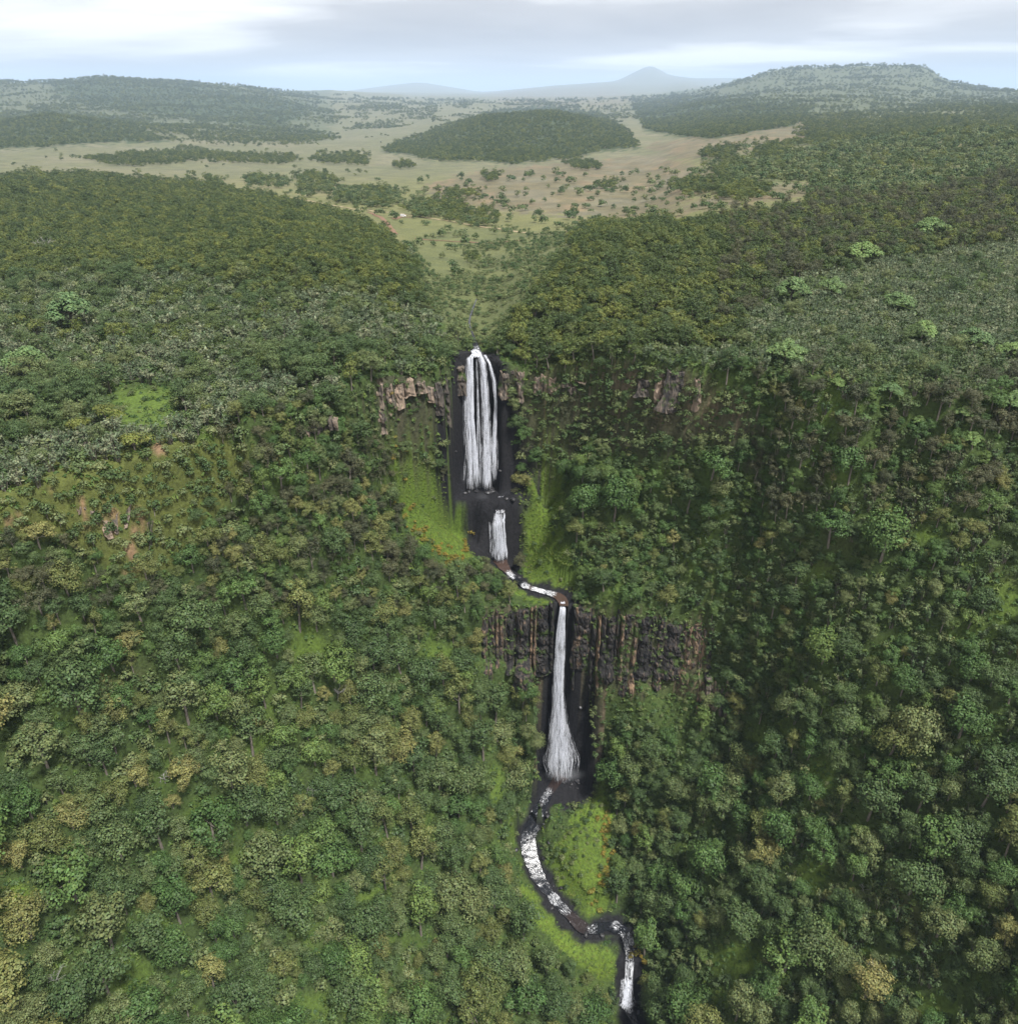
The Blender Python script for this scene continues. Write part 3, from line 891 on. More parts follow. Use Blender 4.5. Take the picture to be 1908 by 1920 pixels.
def fern_mesh(name, mat, seed, n=22, s=0.9, up=0.6):
    r = np.random.default_rng(seed)
    az = r.uniform(0, 6.283, n)
    out = np.stack([np.cos(az), np.sin(az), np.zeros(n)], 1)
    k = r.uniform(0.1, 1.0, (n, 1))
    c = out * k * s * 0.9 + np.stack([np.zeros(n), np.zeros(n), up * (1.1 - k[:, 0]) * r.uniform(0.5, 1.2, n) + 0.1], 1)
    nn = out * 0.55 + np.array([0, 0, 1.0]) + r.normal(size=(n, 3)) * 0.3
    V, F = quads(c, nn, s * r.uniform(0.5, 1.0, n), 0.5, r)
    return leaf_mesh(name, V, F, mat, leaf_shade(n, r, 0.3))


def dead_mesh(name, seed, h=9.0):
    r = np.random.default_rng(seed)
    V, F = [], []

    def add(p, rad, k=4):
        v, f = tube(p, rad, k)
        F.extend([[i + len(V) for i in q] for q in f]); V.extend(v)

    def grow(p, d, ln, rad, lvl):
        q = p + d * ln * 0.5 + r.normal(size=3) * ln * 0.05
        e = p + d * ln + r.normal(size=3) * ln * 0.08
        add([p, q, e], [rad, rad * 0.75, rad * 0.5])
        if lvl == 0: return
        for i in range(3 if lvl > 1 else 4):
            dd = d + r.normal(size=3) * 0.62 + np.array([0, 0, 0.12]); dd /= np.linalg.norm(dd)
            grow(p + (e - p) * r.uniform(0.55, 1.0), dd, ln * r.uniform(0.5, 0.72), rad * 0.5, lvl - 1)
    add([(0, 0, -1), (0.1, 0.1, h * 0.3)], [0.3, 0.24], 6)
    for i in range(4):
        a = i * 1.57 + r.uniform(-.5, .5)
        grow(np.array([0.1, 0.1, h * 0.28]), np.array([math.cos(a) * 0.6, math.sin(a) * 0.6, 0.75]), h * 0.34, 0.17, 3)
    me = bpy.data.meshes.new(name)
    me.from_pydata([tuple(p) for p in V], [], F); me.update(); me.materials.append(M['deadwood'])
    return me


KIND = {}        # kind -> list of (crown mesh, trunk mesh, crown radius)


def make_kinds():
    def fill(kind, fn, n):
        KIND[kind] = [fn(i) for i in range(n)]

    SH = [(1.0, 1.0, 1.0, 1.0), (1.22, 0.78, 1.15, 0.95), (0.8, 1.25, 0.85, 0.9), (1.1, 1.05, 1.3, 0.75), (0.92, 0.9, 0.7, 1.3)]     # radius, height, lobe count, lobe size

    def tree(kind, mat, seed, R, zc, hz, nl, lr, leaf, per, h, r0, **kw):
        def f(i):
            a_, b_, c_, d_ = SH[i % 5]
            m, lobes = crown_mesh(kind + '_crown', M[mat], seed + i, R * a_, zc * b_, hz * b_, int(nl * c_), lr * d_, leaf, per * d_ * d_, **kw)
            return m, trunk_mesh(kind + '_trunk', seed + 50 + i, h * b_, r0, lobes), R
        return f
    fill('grey_green_tree', tree('grey_green_tree', 'grey', 100, 3.8, 6.2, 4.3, 26, 1.6, 0.46, 130, 7.2, 0.28, jit=0.22), 5)
    fill('olive_tree', tree('olive_tree', 'olive', 130, 3.6, 6.4, 4.3, 26, 1.4, 0.40, 128, 7.2, 0.28, jit=0.24), 5)
    fill('leafy_green_tree', tree('leafy_green_tree', 'green', 160, 3.9, 6.2, 4.3, 24, 1.7, 0.50, 128, 7.2, 0.28, jit=0.18), 5)
    fill('brown_green_tree', tree('brown_green_tree', 'brown', 190, 3.4, 5.6, 3.9, 24, 1.35, 0.40, 116, 6.6, 0.26, jit=0.28), 4)
    fill('heath_tree', tree('heath_tree', 'heath', 220, 2.4, 3.6, 2.5, 12, 1.2, 0.40, 84, 4.0, 0.2, jit=0.16), 4)
    fill('shrub', tree('shrub', 'shrub', 250, 1.5, 1.1, 1.1, 8, 0.85, 0.46, 40, 1.4, 0.1, jit=0.24), 3)
    fill('flowering_shrub', tree('flowering_shrub', 'flower', 280, 1.2, 1.0, 0.9, 6, 0.7, 0.42, 34, 1.3, 0.08, jit=0.28), 2)

    def um(i):
        m, lobes = umbrella_mesh('umbrella_tree_crown', M['umbrella'], 310 + i, 4.2 + 0.4 * i, 6.4, 18 + 3 * i)
        return m, trunk_mesh('umbrella_tree_trunk', 340 + i, 5.4, 0.3, lobes, nb=12), 4.4
    fill('umbrella_tree', um, 3)

    def bb(mat):
        def f(i):
            m, s = bamboo_mesh('bamboo_leaves', M[mat], 370 + i + (20 if mat == 'palebamboo' else 0))
            return m, s, 2.0
        return f
    fill('bamboo_clump', bb('bamboo'), 3)
    fill('pale_bamboo_clump', bb('palebamboo'), 3)
    fill('dead_tree', lambda i: (dead_mesh('dead_tree_branches', 400 + i), None, 3.0), 2)


make_kinds()
FERN = [fern_mesh('fern_leaves', M['fern'], 500 + i) for i in range(3)]
M['grass'] = mat_leaf('grass_blades', [(0, (0.058, 0.100, 0.018)), (0.5, (0.080, 0.126, 0.020)), (1, (0.118, 0.146, 0.026))])
TUFT = [fern_mesh('grass_blades', M['grass'], 520 + i, n=26, s=0.75, up=0.5) for i in range(3)]

# ------------------------------------------------------------------ where the plants grow
# notable trees measured in the photograph: kind, u, v of the crown, crown width in photo pixels, label
NOTABLE = [
    ('olive_tree', 128, 1085, 66, 'yellow green tree standing out on the far left slope, lower of a pair'),
    ('olive_tree', 80, 1015, 62, 'yellow green tree below the red earth scarp, upper of a pair'),
    ('umbrella_tree', 140, 590, 110, 'large pale green spreading tree on the left rim plateau'),
    ('umbrella_tree', 58, 680, 90, 'bright green spreading tree near the left picture edge, on the plateau rim'),
    ('umbrella_tree', 12, 735, 60, 'bright green tree cut by the left picture edge above the scarp'),
    ('umbrella_tree', 1740, 432, 70, 'pale green spreading tree at the top of the dark right forest'),
    ('umbrella_tree', 1612, 475, 78, 'broad pale green tree at the edge of the dark right forest'),
    ('umbrella_tree', 1480, 545, 80, 'pale green layered tree at the upper end of the right bamboo'),
    ('umbrella_tree', 1555, 540, 50, 'small pale green layered tree beside the right bamboo thicket'),
    ('umbrella_tree', 1680, 565, 60, 'pale green layered tree amid the right bamboo thicket'),
    ('umbrella_tree', 1725, 620, 70, 'bright layered tree below the right bamboo thicket'),
    ('umbrella_tree', 1470, 660, 80, 'bright green layered tree on the rim right of the upper cliff'),
    ('umbrella_tree', 1820, 640, 70, 'pale green layered tree in the bamboo near the right edge'),
    ('umbrella_tree', 1890, 660, 60, 'pale green layered tree at the right picture edge'),
    ('umbrella_tree', 1568, 728, 36, 'small bright green treetop on the right slope, left of the others'),
    ('umbrella_tree', 1665, 742, 50, 'bright green treetop in the middle of the right slope'),
    ('umbrella_tree', 1572, 803, 36, 'vivid green twin treetop among brown trees on the right slope'),
    ('umbrella_tree', 1616, 800, 24, 'small vivid green treetop beside the twin one on the right slope'),
    ('umbrella_tree', 1660, 770, 26, 'small rounded bright treetop below the middle one on the right slope'),
    ('umbrella_tree', 1800, 785, 44, 'bright treetop near the right edge above the big forest'),
    ('umbrella_tree', 1820, 830, 50, 'vivid green treetop low on the right slope near the edge'),
    ('umbrella_tree', 1885, 770, 60, 'bright layered treetop touching the right edge'),
    ('umbrella_tree', 1715, 808, 34, 'small vivid treetop between brown trees on the right slope'),
    ('leafy_green_tree', 1650, 1010, 100, 'very broad blue green tree in the right forest'),
    ('leafy_green_tree', 1545, 1020, 80, 'rounded green tree left of the broad blue green one'),
    ('leafy_green_tree', 1330, 900, 76, 'rounded green tree on the bench right of the upper falls'),
    ('leafy_green_tree', 1540, 1215, 76, 'leafy green tree beside the rim of the right forest glade'),
    ('leafy_green_tree', 1335, 1465, 90, 'broad green tree right of the lower plunge pool'),
    ('leafy_green_tree', 1455, 1560, 80, 'broad green tree low in the right forest'),
    ('leafy_green_tree', 1540, 1590, 70, 'green tree beside a glade low in the right forest'),
    ('leafy_green_tree', 1180, 1135, 44, 'bright green bushy tree on the lower cliff top right of the fall'),
    ('leafy_green_tree', 625, 1610, 90, 'tall green tree on the lower left slope beside a pale one'),
    ('olive_tree', 790, 1595, 76, 'pale straw coloured tree on the lower left slope'),
    ('grey_green_tree', 850, 1670, 84, 'large grey green tree above the river bend'),
    ('grey_green_tree', 560, 1705, 96, 'pale mottled tree on the lower left slope'),
    ('leafy_green_tree', 500, 1310, 70, 'fresh green tree amid darker crowns on the left slope'),
    ('leafy_green_tree', 410, 1330, 80, 'fresh green tree on the left slope, left neighbour of another'),
    ('leafy_green_tree', 535, 1385, 66, 'fresh green tree just below the pair on the left slope'),
    ('leafy_green_tree', 100, 1320, 44, 'vivid green slim tree near the left edge'),
    ('olive_tree', 320, 1375, 56, 'golden olive tree amid the left forest'),
    ('olive_tree', 372, 1600, 70, 'golden green tree beside the left glade'),
    ('olive_tree', 480, 1680, 56, 'yellowing tree beside the pale mottled one'),
    ('olive_tree', 400, 1705, 66, 'rounded khaki tree low on the left slope'),
    ('olive_tree', 60, 1720, 90, 'yellow olive tree beside the vivid grass at the left edge'),
    ('olive_tree', 535, 1815, 56, 'small khaki tree near the bottom left glade'),
    ('leafy_green_tree', 330, 1775, 80, 'light green pair of crowns near the bottom left'),
    ('olive_tree', 905, 1840, 90, 'rounded khaki tree near the bottom left of the river'),
    ('leafy_green_tree', 790, 1720, 90, 'broad blue green tree above the bottom of the picture'),
    ('leafy_green_tree', 670, 1800, 84, 'grey green broad tree near the bottom, left of the river'),
    ('leafy_green_tree', 700, 1870, 80, 'green tree at the bottom edge left of the river'),
    ('dead_tree', 635, 1305, 46, 'bare silver grey dead tree on the left slope'),
    ('dead_tree', 310, 1455, 34, 'bare leaning dead tree beside the left glade'),
    ('dead_tree', 585, 1480, 34, 'small bare dead tree between dark crowns on the left slope'),
    ('dead_tree', 112, 1835, 50, 'pale bare dead tree near the bottom left corner'),
    ('dead_tree', 1635, 1815, 40, 'brownish bare dead tree low in the right forest'),
    ('dead_tree', 1615, 1665, 26, 'small silvery dead tree low in the right forest'),
    ('dead_tree', 85, 465, 40, 'bare grey dead trees at the dark forest edge on the left'),
    ('olive_tree', 1640, 1270, 50, 'olive tree in the upper right forest'),
    ('heath_tree', 2, 1300, 40, 'dark tree at the left edge half way down'),
]

PL = []         # plants: kind, x, y, z, scale, rot, notable label


class Hash:
    def __init__(self, cell):
        self.c = cell; self.d = {}

    def ok(self, p, r):
        c = self.c
        n = int(r // c) + 1
        ix, iy, iz = int(p[0] // c), int(p[1] // c), int(p[2] // c)
        for i in range(ix - n, ix + n + 1):
            for j in range(iy - n, iy + n + 1):
                for k in range(iz - n, iz + n + 1):
                    for q in self.d.get((i, j, k), ()):
                        rr = (r + q[3]) * 0.5
                        if (q[0] - p[0]) ** 2 + (q[1] - p[1]) ** 2 + (q[2] - p[2]) ** 2 < rr * rr:
                            return False
        return True

    def add(self, p, r):
        c = self.c
        self.d.setdefault((int(p[0] // c), int(p[1] // c), int(p[2] // c)), []).append((p[0], p[1], p[2], r))


HASH = Hash(6.0)
CROWN_Z = {'grey_green_tree': 7, 'olive_tree': 7, 'leafy_green_tree': 7, 'brown_green_tree': 6.5, 'heath_tree': 4, 'umbrella_tree': 5.5, 'dead_tree': 5}
for kind, u, v, wpx, lab in NOTABLE:
    x, y, z = hit(u, v)
    rad = KIND[kind][0][2]
    for it in range(3):          # base so that the CROWN shows at (u, v)
        d = y * CP + (H - z) * SP
        sc = wpx * d / FP / 2 / (rad * 1.45)
        p = hit(u, v + 0.75 * CROWN_Z[kind] * sc * FP * CP / d)
        x, y, z = p
    PL.append((kind, x, y, z, sc, random.uniform(0, 6.28), lab))
    HASH.add((x, y, z), rad * sc * 1.7)


def candidates_near(n):
    gy, gx = np.gradient(GZ, NY[1] - NY[0], NX[1] - NX[0])
    area = np.sqrt(1 + np.minimum(np.hypot(gx, gy), 25.0) ** 2)
    area = area * (np.abs(GX) < 40 + 1.05 * GY * 0.9)
    p = (area / area.sum()).ravel()
    idx = rng.choice(p.size, n, p=p)
    x = GX.ravel()[idx] + rng.uniform(-.45, .45, n); y = GY.ravel()[idx] + rng.uniform(-.45, .45, n)
    sl = np.hypot(gx, gy).ravel()[idx]
    return x, y, ground(x, y), sl


def near_river(x, y, z, front=True):
    k = np.zeros(x.shape, bool)
    for R, wd in ((RL, 5.2), (RM, 4.2), (RT, 1.3)):
        for sh in ((0, 4.0, 8.0) if front and R is not RT else (0,)):
            d, zr = river_dist(x, y + sh, R)
            k |= (d < wd) & (np.abs(z - zr) < 9)
    return k


def wet_zone(x, y, z):
    k = np.zeros(x.shape, bool)
    for (x0, y0, z0, z1, w0, w1) in ((XF1, 304, 150, 221, 8.5, 19), (XF2 - 2, 290, 125, 163, 11, 11), (XF3 - 1, 257, 28, 130, 5, 13), (XF3 + 4, 256, 28, 52, 13, 13), (XF3 + 8, 256, 36, 94, 3, 10), (XF1 - 13, 297, 166, 206, 4, 13)):
        tz = np.clip((z1 - z) / (z1 - z0), 0, 1)
        hw = w0 + (w1 - w0) * tz
        k |= (np.hypot((x - x0) / hw, (y - y0) / 10) < 1.0) & (z < z1 + 1)
    return k


def scatter():
    # ---- gorge, rim and near upland
    x1, y1, z1, s1 = candidates_near(100000)
    n = 90000
    yl = np.exp(rng.uniform(math.log(325), math.log(1620), n)); xl = yl * rng.uniform(-0.8, 0.8, n)
    zl = ground(xl, yl)
    x = np.concatenate([x1, xl]); y = np.concatenate([y1, yl]); z = np.concatenate([z1, zl]); sl = np.concatenate([s1, np.zeros(n)])
    u, v, d = proj(x, y, z)
    j1 = fbm(x / 12, y / 12, 3); j2 = fbm(x / 40 + 7, y / 40, 3); j3 = fbm(x / 22 + 70, y / 22, 3, z / 22)
    u = u + fbm(x / 6, y / 6, 2) * 10; v = v + fbm(x / 6 + 30, y / 6, 2) * 8
    near = y < 330
    grass = (in_any(u, v, GRASS) | in_any(u, v - 16, GRASS) | in_any(u, v - 30, GRASS) | (in_ell(u, v, GLADES) > 0)) & near
    corridor = inpoly(u, v, CORRIDOR) & near
    sc_l = inpoly(u, v, SCARP_L); cl_r = inpoly(u, v, CLIFF_R) & near; cl_l = inpoly(u, v, CLIFF_L) & near; cl_2 = inpoly(u, v, CLIFF_2) & near
    f_l = inpoly(u, v, FOREST_L) & (y > 280); f_r = inpoly(u, v, FOREST_R) & (y > 285); val = (inpoly(u, v, VALLEY) | inpoly(u, v - 16, VALLEY)) & (y > 312)
    bad = near_river(x, y, z) | wet_zone(x, y, z)
    band = in_ell(u, v, BANDS) + fbm(x / 20, y / 30, 3) * 0.5
    rim = y > c1(x)
    tan_ = (in_any(u, v, TAN) | in_any(u, v - 14, TAN) | in_any(u, v - 26, TAN)) & (y > 480)
    lawn = inpoly(u, v, LAWN)
    vary = np.exp(rng.normal(size=len(x)) * 0.34 + 0.35 * j2)
    xa2, xb2 = at_z(895, 1145, 127)[0], at_z(1330, 1180, 125)[0]
    foot2 = (x > xa2) & (x < xb2) & (y > c2(x) - 9) & (y < c2(x) + 1.5) & (z > 78)
    xa1, xb1 = at_z(705, 706, 219)[0], at_z(868, 694, 214)[0]
    foot1 = (x > xa1) & (x < xb1) & (y > c1(x) - 7) & (y < c1(x) + 0.8) & (z > 188)
    R1 = rng.random(len(x)); R2 = rng.random(len(x)); R3 = rng.random(len(x)); R4 = rng.random(len(x))
    order = rng.permutation(len(x))
    for i in order:
        if bad[i]: continue
        a, r2 = R1[i], R2[i]
        if y[i] < 330: a = min(max(a + 0.45 * j3[i], 0.0), 0.999)
        ui, vi = u[i], v[i]
        k = None
        if foot2[i] or foot1[i]:
            if a < 0.3: k, sc, sp = 'shrub', 0.4 + 0.35 * r2, 2.4
        elif corridor[i]:
            if a < 0.35: k, sc, sp = 'shrub', 0.4 + 0.5 * r2, 2.6
        elif grass[i]:
            if a < 0.03: k, sc, sp = 'shrub', 0.5 + 0.4 * r2, 5.0
        elif tan_[i] or lawn[i]:
            if a < 0.018 and band[i] < 0: k, sc, sp = ('shrub', 1.0 + 1.2 * r2, 7.0)
            elif band[i] > 0.12: k, sc, sp = ("heath_tree", 0.6 + 0.5 * r2, 3.6)
        elif sc_l[i] and not rim[i]:
            if a < 0.5: k, sc, sp = ('shrub', 0.7 + 0.6 * r2, 3.0)
            elif a < 0.56: k, sc, sp = ('grey_green_tree', 0.45 + 0.3 * r2, 5.0)
        elif (cl_r[i] or cl_l[i]) and not rim[i]:
            if a < 0.62: k, sc, sp = 'shrub', 0.6 + 0.7 * r2, 2.4
            elif a < 0.70: k, sc, sp = ('brown_green_tree' if r2 < .5 else 'grey_green_tree'), 0.4 + 0.25 * r2, 4
        elif cl_2[i] and sl[i] > 1.4:
            if a < 0.4: k, sc, sp = 'shrub', 0.6 + 0.6 * r2, 2.6
        elif val[i]:
            if a < 0.7 and j1[i] > -0.15: k, sc, sp = 'shrub', 0.5 + 0.7 * r2, 2.8
        elif f_l[i] or f_r[i]:
            lim = 1.0 if y[i] < 650 else 0.9
            if a < 0.86 * lim:
                k, sc, sp = 'heath_tree', 0.78 + 0.5 * r2 + 0.25 * max(0, j2[i]), 3.1
                if y[i] < 420 and a < 0.05: k, sc = 'grey_green_tree', 0.6
                if f_r[i] and ui > 1350 and a < 0.3: k, sc, sp = 'brown_green_tree', 0.62 + 0.3 * r2, 4.0
            else: k, sc, sp = 'shrub', 1.2, 3.0
        elif val[i]:
            if a < 0.75 and j1[i] > -0.15: k, sc, sp = 'shrub', 0.6 + 1.0 * r2, 2.6
        elif rim[i]:
            if ui < 930 and vi > 480:             # pale thicket on the left rim
                if a < 0.52: k, sc, sp = 'pale_bamboo_clump', 0.55 + 0.5 * r2, 2.5
                elif a < 0.70: k, sc, sp = 'shrub', 1.0 + 0.7 * r2, 2.8
                elif a < 0.80: k, sc, sp = 'grey_green_tree', 0.45 + 0.35 * r2, 4.2
                elif a < 0.9: k, sc, sp = 'heath_tree', 0.9 + 0.4 * r2, 4.2
                if j2[i] > 0.25 and a < 0.5: k, sc, sp = 'grey_green_tree', 0.6 + 0.4 * r2, 5.0
            elif ui > 1150 and vi > 455:          # bamboo on the right
                if a < 0.80: k, sc, sp = ('pale_bamboo_clump' if R4[i] < 0.88 * float(sstep(760, 560, np.array(vi))) + 0.1 else 'bamboo_clump'), 0.5 + 0.35 * r2, 2.1
                elif a < 0.86: k, sc, sp = 'grey_green_tree', 0.5 + 0.3 * r2, 4
                if vi > 600 and j2[i] > 0.12 and a < 0.4: k, sc, sp = 'brown_green_tree', 0.75 + 0.3 * r2, 5.0
            elif y[i] > 330 and (ui > 1380 or (ui > 1060 and vi > 380 and j1[i] > 0)):     # scrub right of the meadow
                if j1[i] > -0.12 and a < 0.6: k, sc, sp = ('shrub', 1.0 + 1.3 * r2, 3.2) if a < 0.46 else ('heath_tree', 0.7 + 0.5 * r2, 5.5)
            elif band[i] > 0.0:
                k, sc, sp = ('heath_tree', 0.6 + 0.4 * r2, 4.0) if a < 0.5 else ('shrub', 1.2 + 0.6 * r2, 3.0)
            elif a < 0.02 and j1[i] > 0: k, sc, sp = 'shrub', 0.9 + 0.9 * r2, 9.0
        else:
            # forest on the slopes of the gorge
            right = ui > 1040
            big = float(sstep(1050, 1500, np.array(vi)))
            if right:
                base = (0.52 + 0.42 * big) * vary[i]
                if vi < 980 and ui > 1380 and a < 0.35: k, sc, sp = 'brown_green_tree', 0.6 + 0.4 * r2, 4.2
                elif a < 0.34: k, sc, sp = 'grey_green_tree', base * (0.8 + 0.5 * r2), 3.4
                elif a < 0.66 and (vi > 1000 or ui > 1450): k, sc, sp = 'bamboo_clump', 0.62 + 0.4 * r2, 2.6
                elif a < 0.86: k, sc, sp = 'leafy_green_tree', base * (0.75 + 0.6 * r2), 3.6
                elif a < 0.95: k, sc, sp = 'olive_tree', base * (0.8 + 0.5 * r2), 3.6
                else: k, sc, sp = 'shrub', 1.2, 2.5
            else:
                base = (0.56 + 0.62 * big) * vary[i]
                if vi < 1150 and a < 0.25: k, sc, sp = 'brown_green_tree', base * (0.75 + 0.5 * r2), 3.4
                elif a < 0.50: k, sc, sp = 'grey_green_tree', base * (0.75 + 0.65 * r2), 3.5
                elif a < 0.66: k, sc, sp = 'olive_tree', base * (0.7 + 0.65 * r2), 3.5
                elif a < 0.84: k, sc, sp = 'leafy_green_tree', base * (0.65 + 0.65 * r2), 3.5
                elif a < 0.95: k, sc, sp = 'shrub', 1.1 + 0.6 * r2, 2.6
            if k and k.endswith('tree'): sc = min(sc, 1.4 + 0.15 * r2); sp = KIND[k][0][2] * sc * 1.58
            if j1[i] < -0.5 and k != 'shrub': k = None
        if k is None: continue
        if y[i] > 450:
            gs = 1 + (y[i] - 450) / 900; sc *= gs; sp *= gs
        p = (x[i], y[i], z[i])
        if not HASH.ok(p, sp): continue
        HASH.add(p, sp)
        PL.append((k, x[i], y[i], z[i], sc, R3[i] * 6.283, None))
    # ---- orange flowering shrubs along the grass slopes
    for (u0, v0, u1, v1_, n) in ((740, 905, 768, 985, 14), (768, 990, 862, 1062, 40), (1128, 1530, 1142, 1620, 26), (1140, 1620, 1115, 1705, 18), (880, 1010, 868, 1045, 10), (1190, 1760, 1215, 1840, 8)):
        for q in range(n):
            t = random.random()
            x0, y0, z0 = hit(u0 + (u1 - u0) * t + random.gauss(0, 8), v0 + (v1_ - v0) * t + random.gauss(0, 5))
            PL.append(('flowering_shrub', x0, y0, z0, random.uniform(0.45, 0.95), random.uniform(0, 6.28), None))


scatter()


def scatter_far():
    out = []
    n = 150000
    y = np.exp(rng.uniform(math.log(1600), math.log(13500), n)); x = y * rng.uniform(-0.78, 0.78, n)
    z = ground(x, y)
    u, v, d = proj(x, y, z)
    j = fbm(x / 160, y / 300, 4); j2 = fbm(x / 60, y / 110, 3)
    wood = in_any(u + j2 * 8, v + j2 * 4, WOODS)
    band = in_ell(u, v, BANDS) + j2 * 0.6
    prob = np.where(wood, 0.95, 0.0)
    prob = np.where(band > 0, 0.8, prob)
    prob = np.where((u > 1380) & (y < 11000) & ~in_any(u, v, TAN), np.maximum(prob, 0.18 + 0.7 * sstep(-0.05, 0.25, j)), prob)
    prob = np.where((u < 600) & (y > 3300), np.maximum(prob, 0.12 + 0.85 * sstep(-0.05, 0.15, j)), prob)
    prob = np.where((y > 5000), np.maximum(prob, 0.8 * sstep(0.05, 0.25, j)), prob)
    prob = np.where((j > 0.25) & (j2 > 0.1), np.maximum(prob, 0.05), prob)
    hs = Hash(14.0)
    for i in rng.permutation(n):
        if rng.random() > prob[i]: continue
        sc = (0.8 + 0.75 * rng.random() ** 1.5) * (1.25 + max(0, y[i] - 1600) / 3600)
        p = (x[i], y[i], z[i]); r = (2.7 if wood[i] else 3.6) * sc
        if not hs.ok(p, r): continue
        hs.add(p, r)
        out.append((x[i], y[i], z[i], sc, rng.random() * 6.28))
    return out


FAR = scatter_far()
print('plants', len(PL), 'far', len(FAR))


# ------------------------------------------------------------------ planting: the largest in view one by one, the rest as massed growth
def gn_scatter(name, sources, pts, label=None):
    """one object whose points carry copies of the given (visible) plant objects"""
    P = np.array([p[:3] for p in pts], np.float32)
    me = bpy.data.meshes.new(name)
    me.vertices.add(len(P)); me.vertices.foreach_set('co', P.ravel()); me.update()
    a = me.attributes.new('scl', 'FLOAT', 'POINT'); a.data.foreach_set('value', np.array([p[3] for p in pts], np.float32))
    a = me.attributes.new('rot', 'FLOAT_VECTOR', 'POINT')
    rr = np.zeros((len(P), 3), np.float32); rr[:, 2] = [p[4] for p in pts]
    rr[:, :2] = np.random.default_rng(len(P)).normal(size=(len(P), 2)) * 0.08
    a.data.foreach_set('vector', rr.ravel())
    a = me.attributes.new('pick', 'INT', 'POINT'); a.data.foreach_set('value', np.random.default_rng(5).integers(0, len(sources), len(P)).astype(np.int32))
    o = bpy.data.objects.new(name, me); COL.objects.link(o)
    g = bpy.data.node_groups.new(name, 'GeometryNodeTree')
    g.interface.new_socket('Geometry', in_out='INPUT', socket_type='NodeSocketGeometry')
    g.interface.new_socket('Geometry', in_out='OUTPUT', socket_type='NodeSocketGeometry')
    gi = g.nodes.new('NodeGroupInput'); go = g.nodes.new('NodeGroupOutput')
    jn = g.nodes.new('GeometryNodeJoinGeometry')
    for s in sources:
        oi = g.nodes.new('GeometryNodeObjectInfo'); oi.transform_space = 'ORIGINAL'
        oi.inputs['Object'].default_value = s; oi.inputs['As Instance'].default_value = True
        g.links.new(oi.outputs['Geometry'], jn.inputs[0])
    ip = g.nodes.new('GeometryNodeInstanceOnPoints')
    ip.inputs['Pick Instance'].default_value = True
    for nm, ty, sock in (('pick', 'INT', 'Instance Index'), ('rot', 'FLOAT_VECTOR', 'Rotation'), ('scl', 'FLOAT', 'Scale')):
        na = g.nodes.new('GeometryNodeInputNamedAttribute'); na.data_type = ty; na.inputs[0].default_value = nm
        g.links.new(na.outputs[0], ip.inputs[sock])
    g.links.new(gi.outputs[0], ip.inputs['Points']); g.links.new(jn.outputs[0], ip.inputs['Instance'])
    g.links.new(ip.outputs[0], go.inputs[0])
    md = o.modifiers.new('growth', 'NODES'); md.node_group = g
    tag(o, label=label, kind='stuff')
    return o


LOOK = {
    'grey_green_tree': ('round crowned grey green tree', 'tree', 'grey green forest trees'),
    'olive_tree': ('olive yellow crowned tree', 'tree', 'olive yellow forest trees'),
    'leafy_green_tree': ('leafy fresh green tree', 'tree', 'leafy green forest trees'),
    'brown_green_tree': ('dull brown green tree', 'tree', 'brown green trees'),
    'heath_tree': ('dark domed tree', 'tree', 'dark domed trees of the plateau forest'),
    'umbrella_tree': ('pale green layered tree', 'tree', 'pale green layered trees'),
    'bamboo_clump': ('arching green bamboo clump', 'bamboo', 'green bamboo clumps'),
    'pale_bamboo_clump': ('pale tufted bamboo clump', 'bamboo', 'pale bamboo clumps'),
    'shrub': ('low rounded green shrub', 'shrub', 'low green shrubs'),
    'flowering_shrub': ('low orange yellow shrub', 'shrub', 'orange yellow shrubs'),
    'dead_tree': ('bare silver dead tree', 'tree', 'bare dead trees'),
}
PARTS = {'bamboo_clump': ('leaves', 'culms'), 'pale_bamboo_clump': ('leaves', 'culms'), 'shrub': ('foliage', 'stem'), 'flowering_shrub': ('foliage', 'stem')}


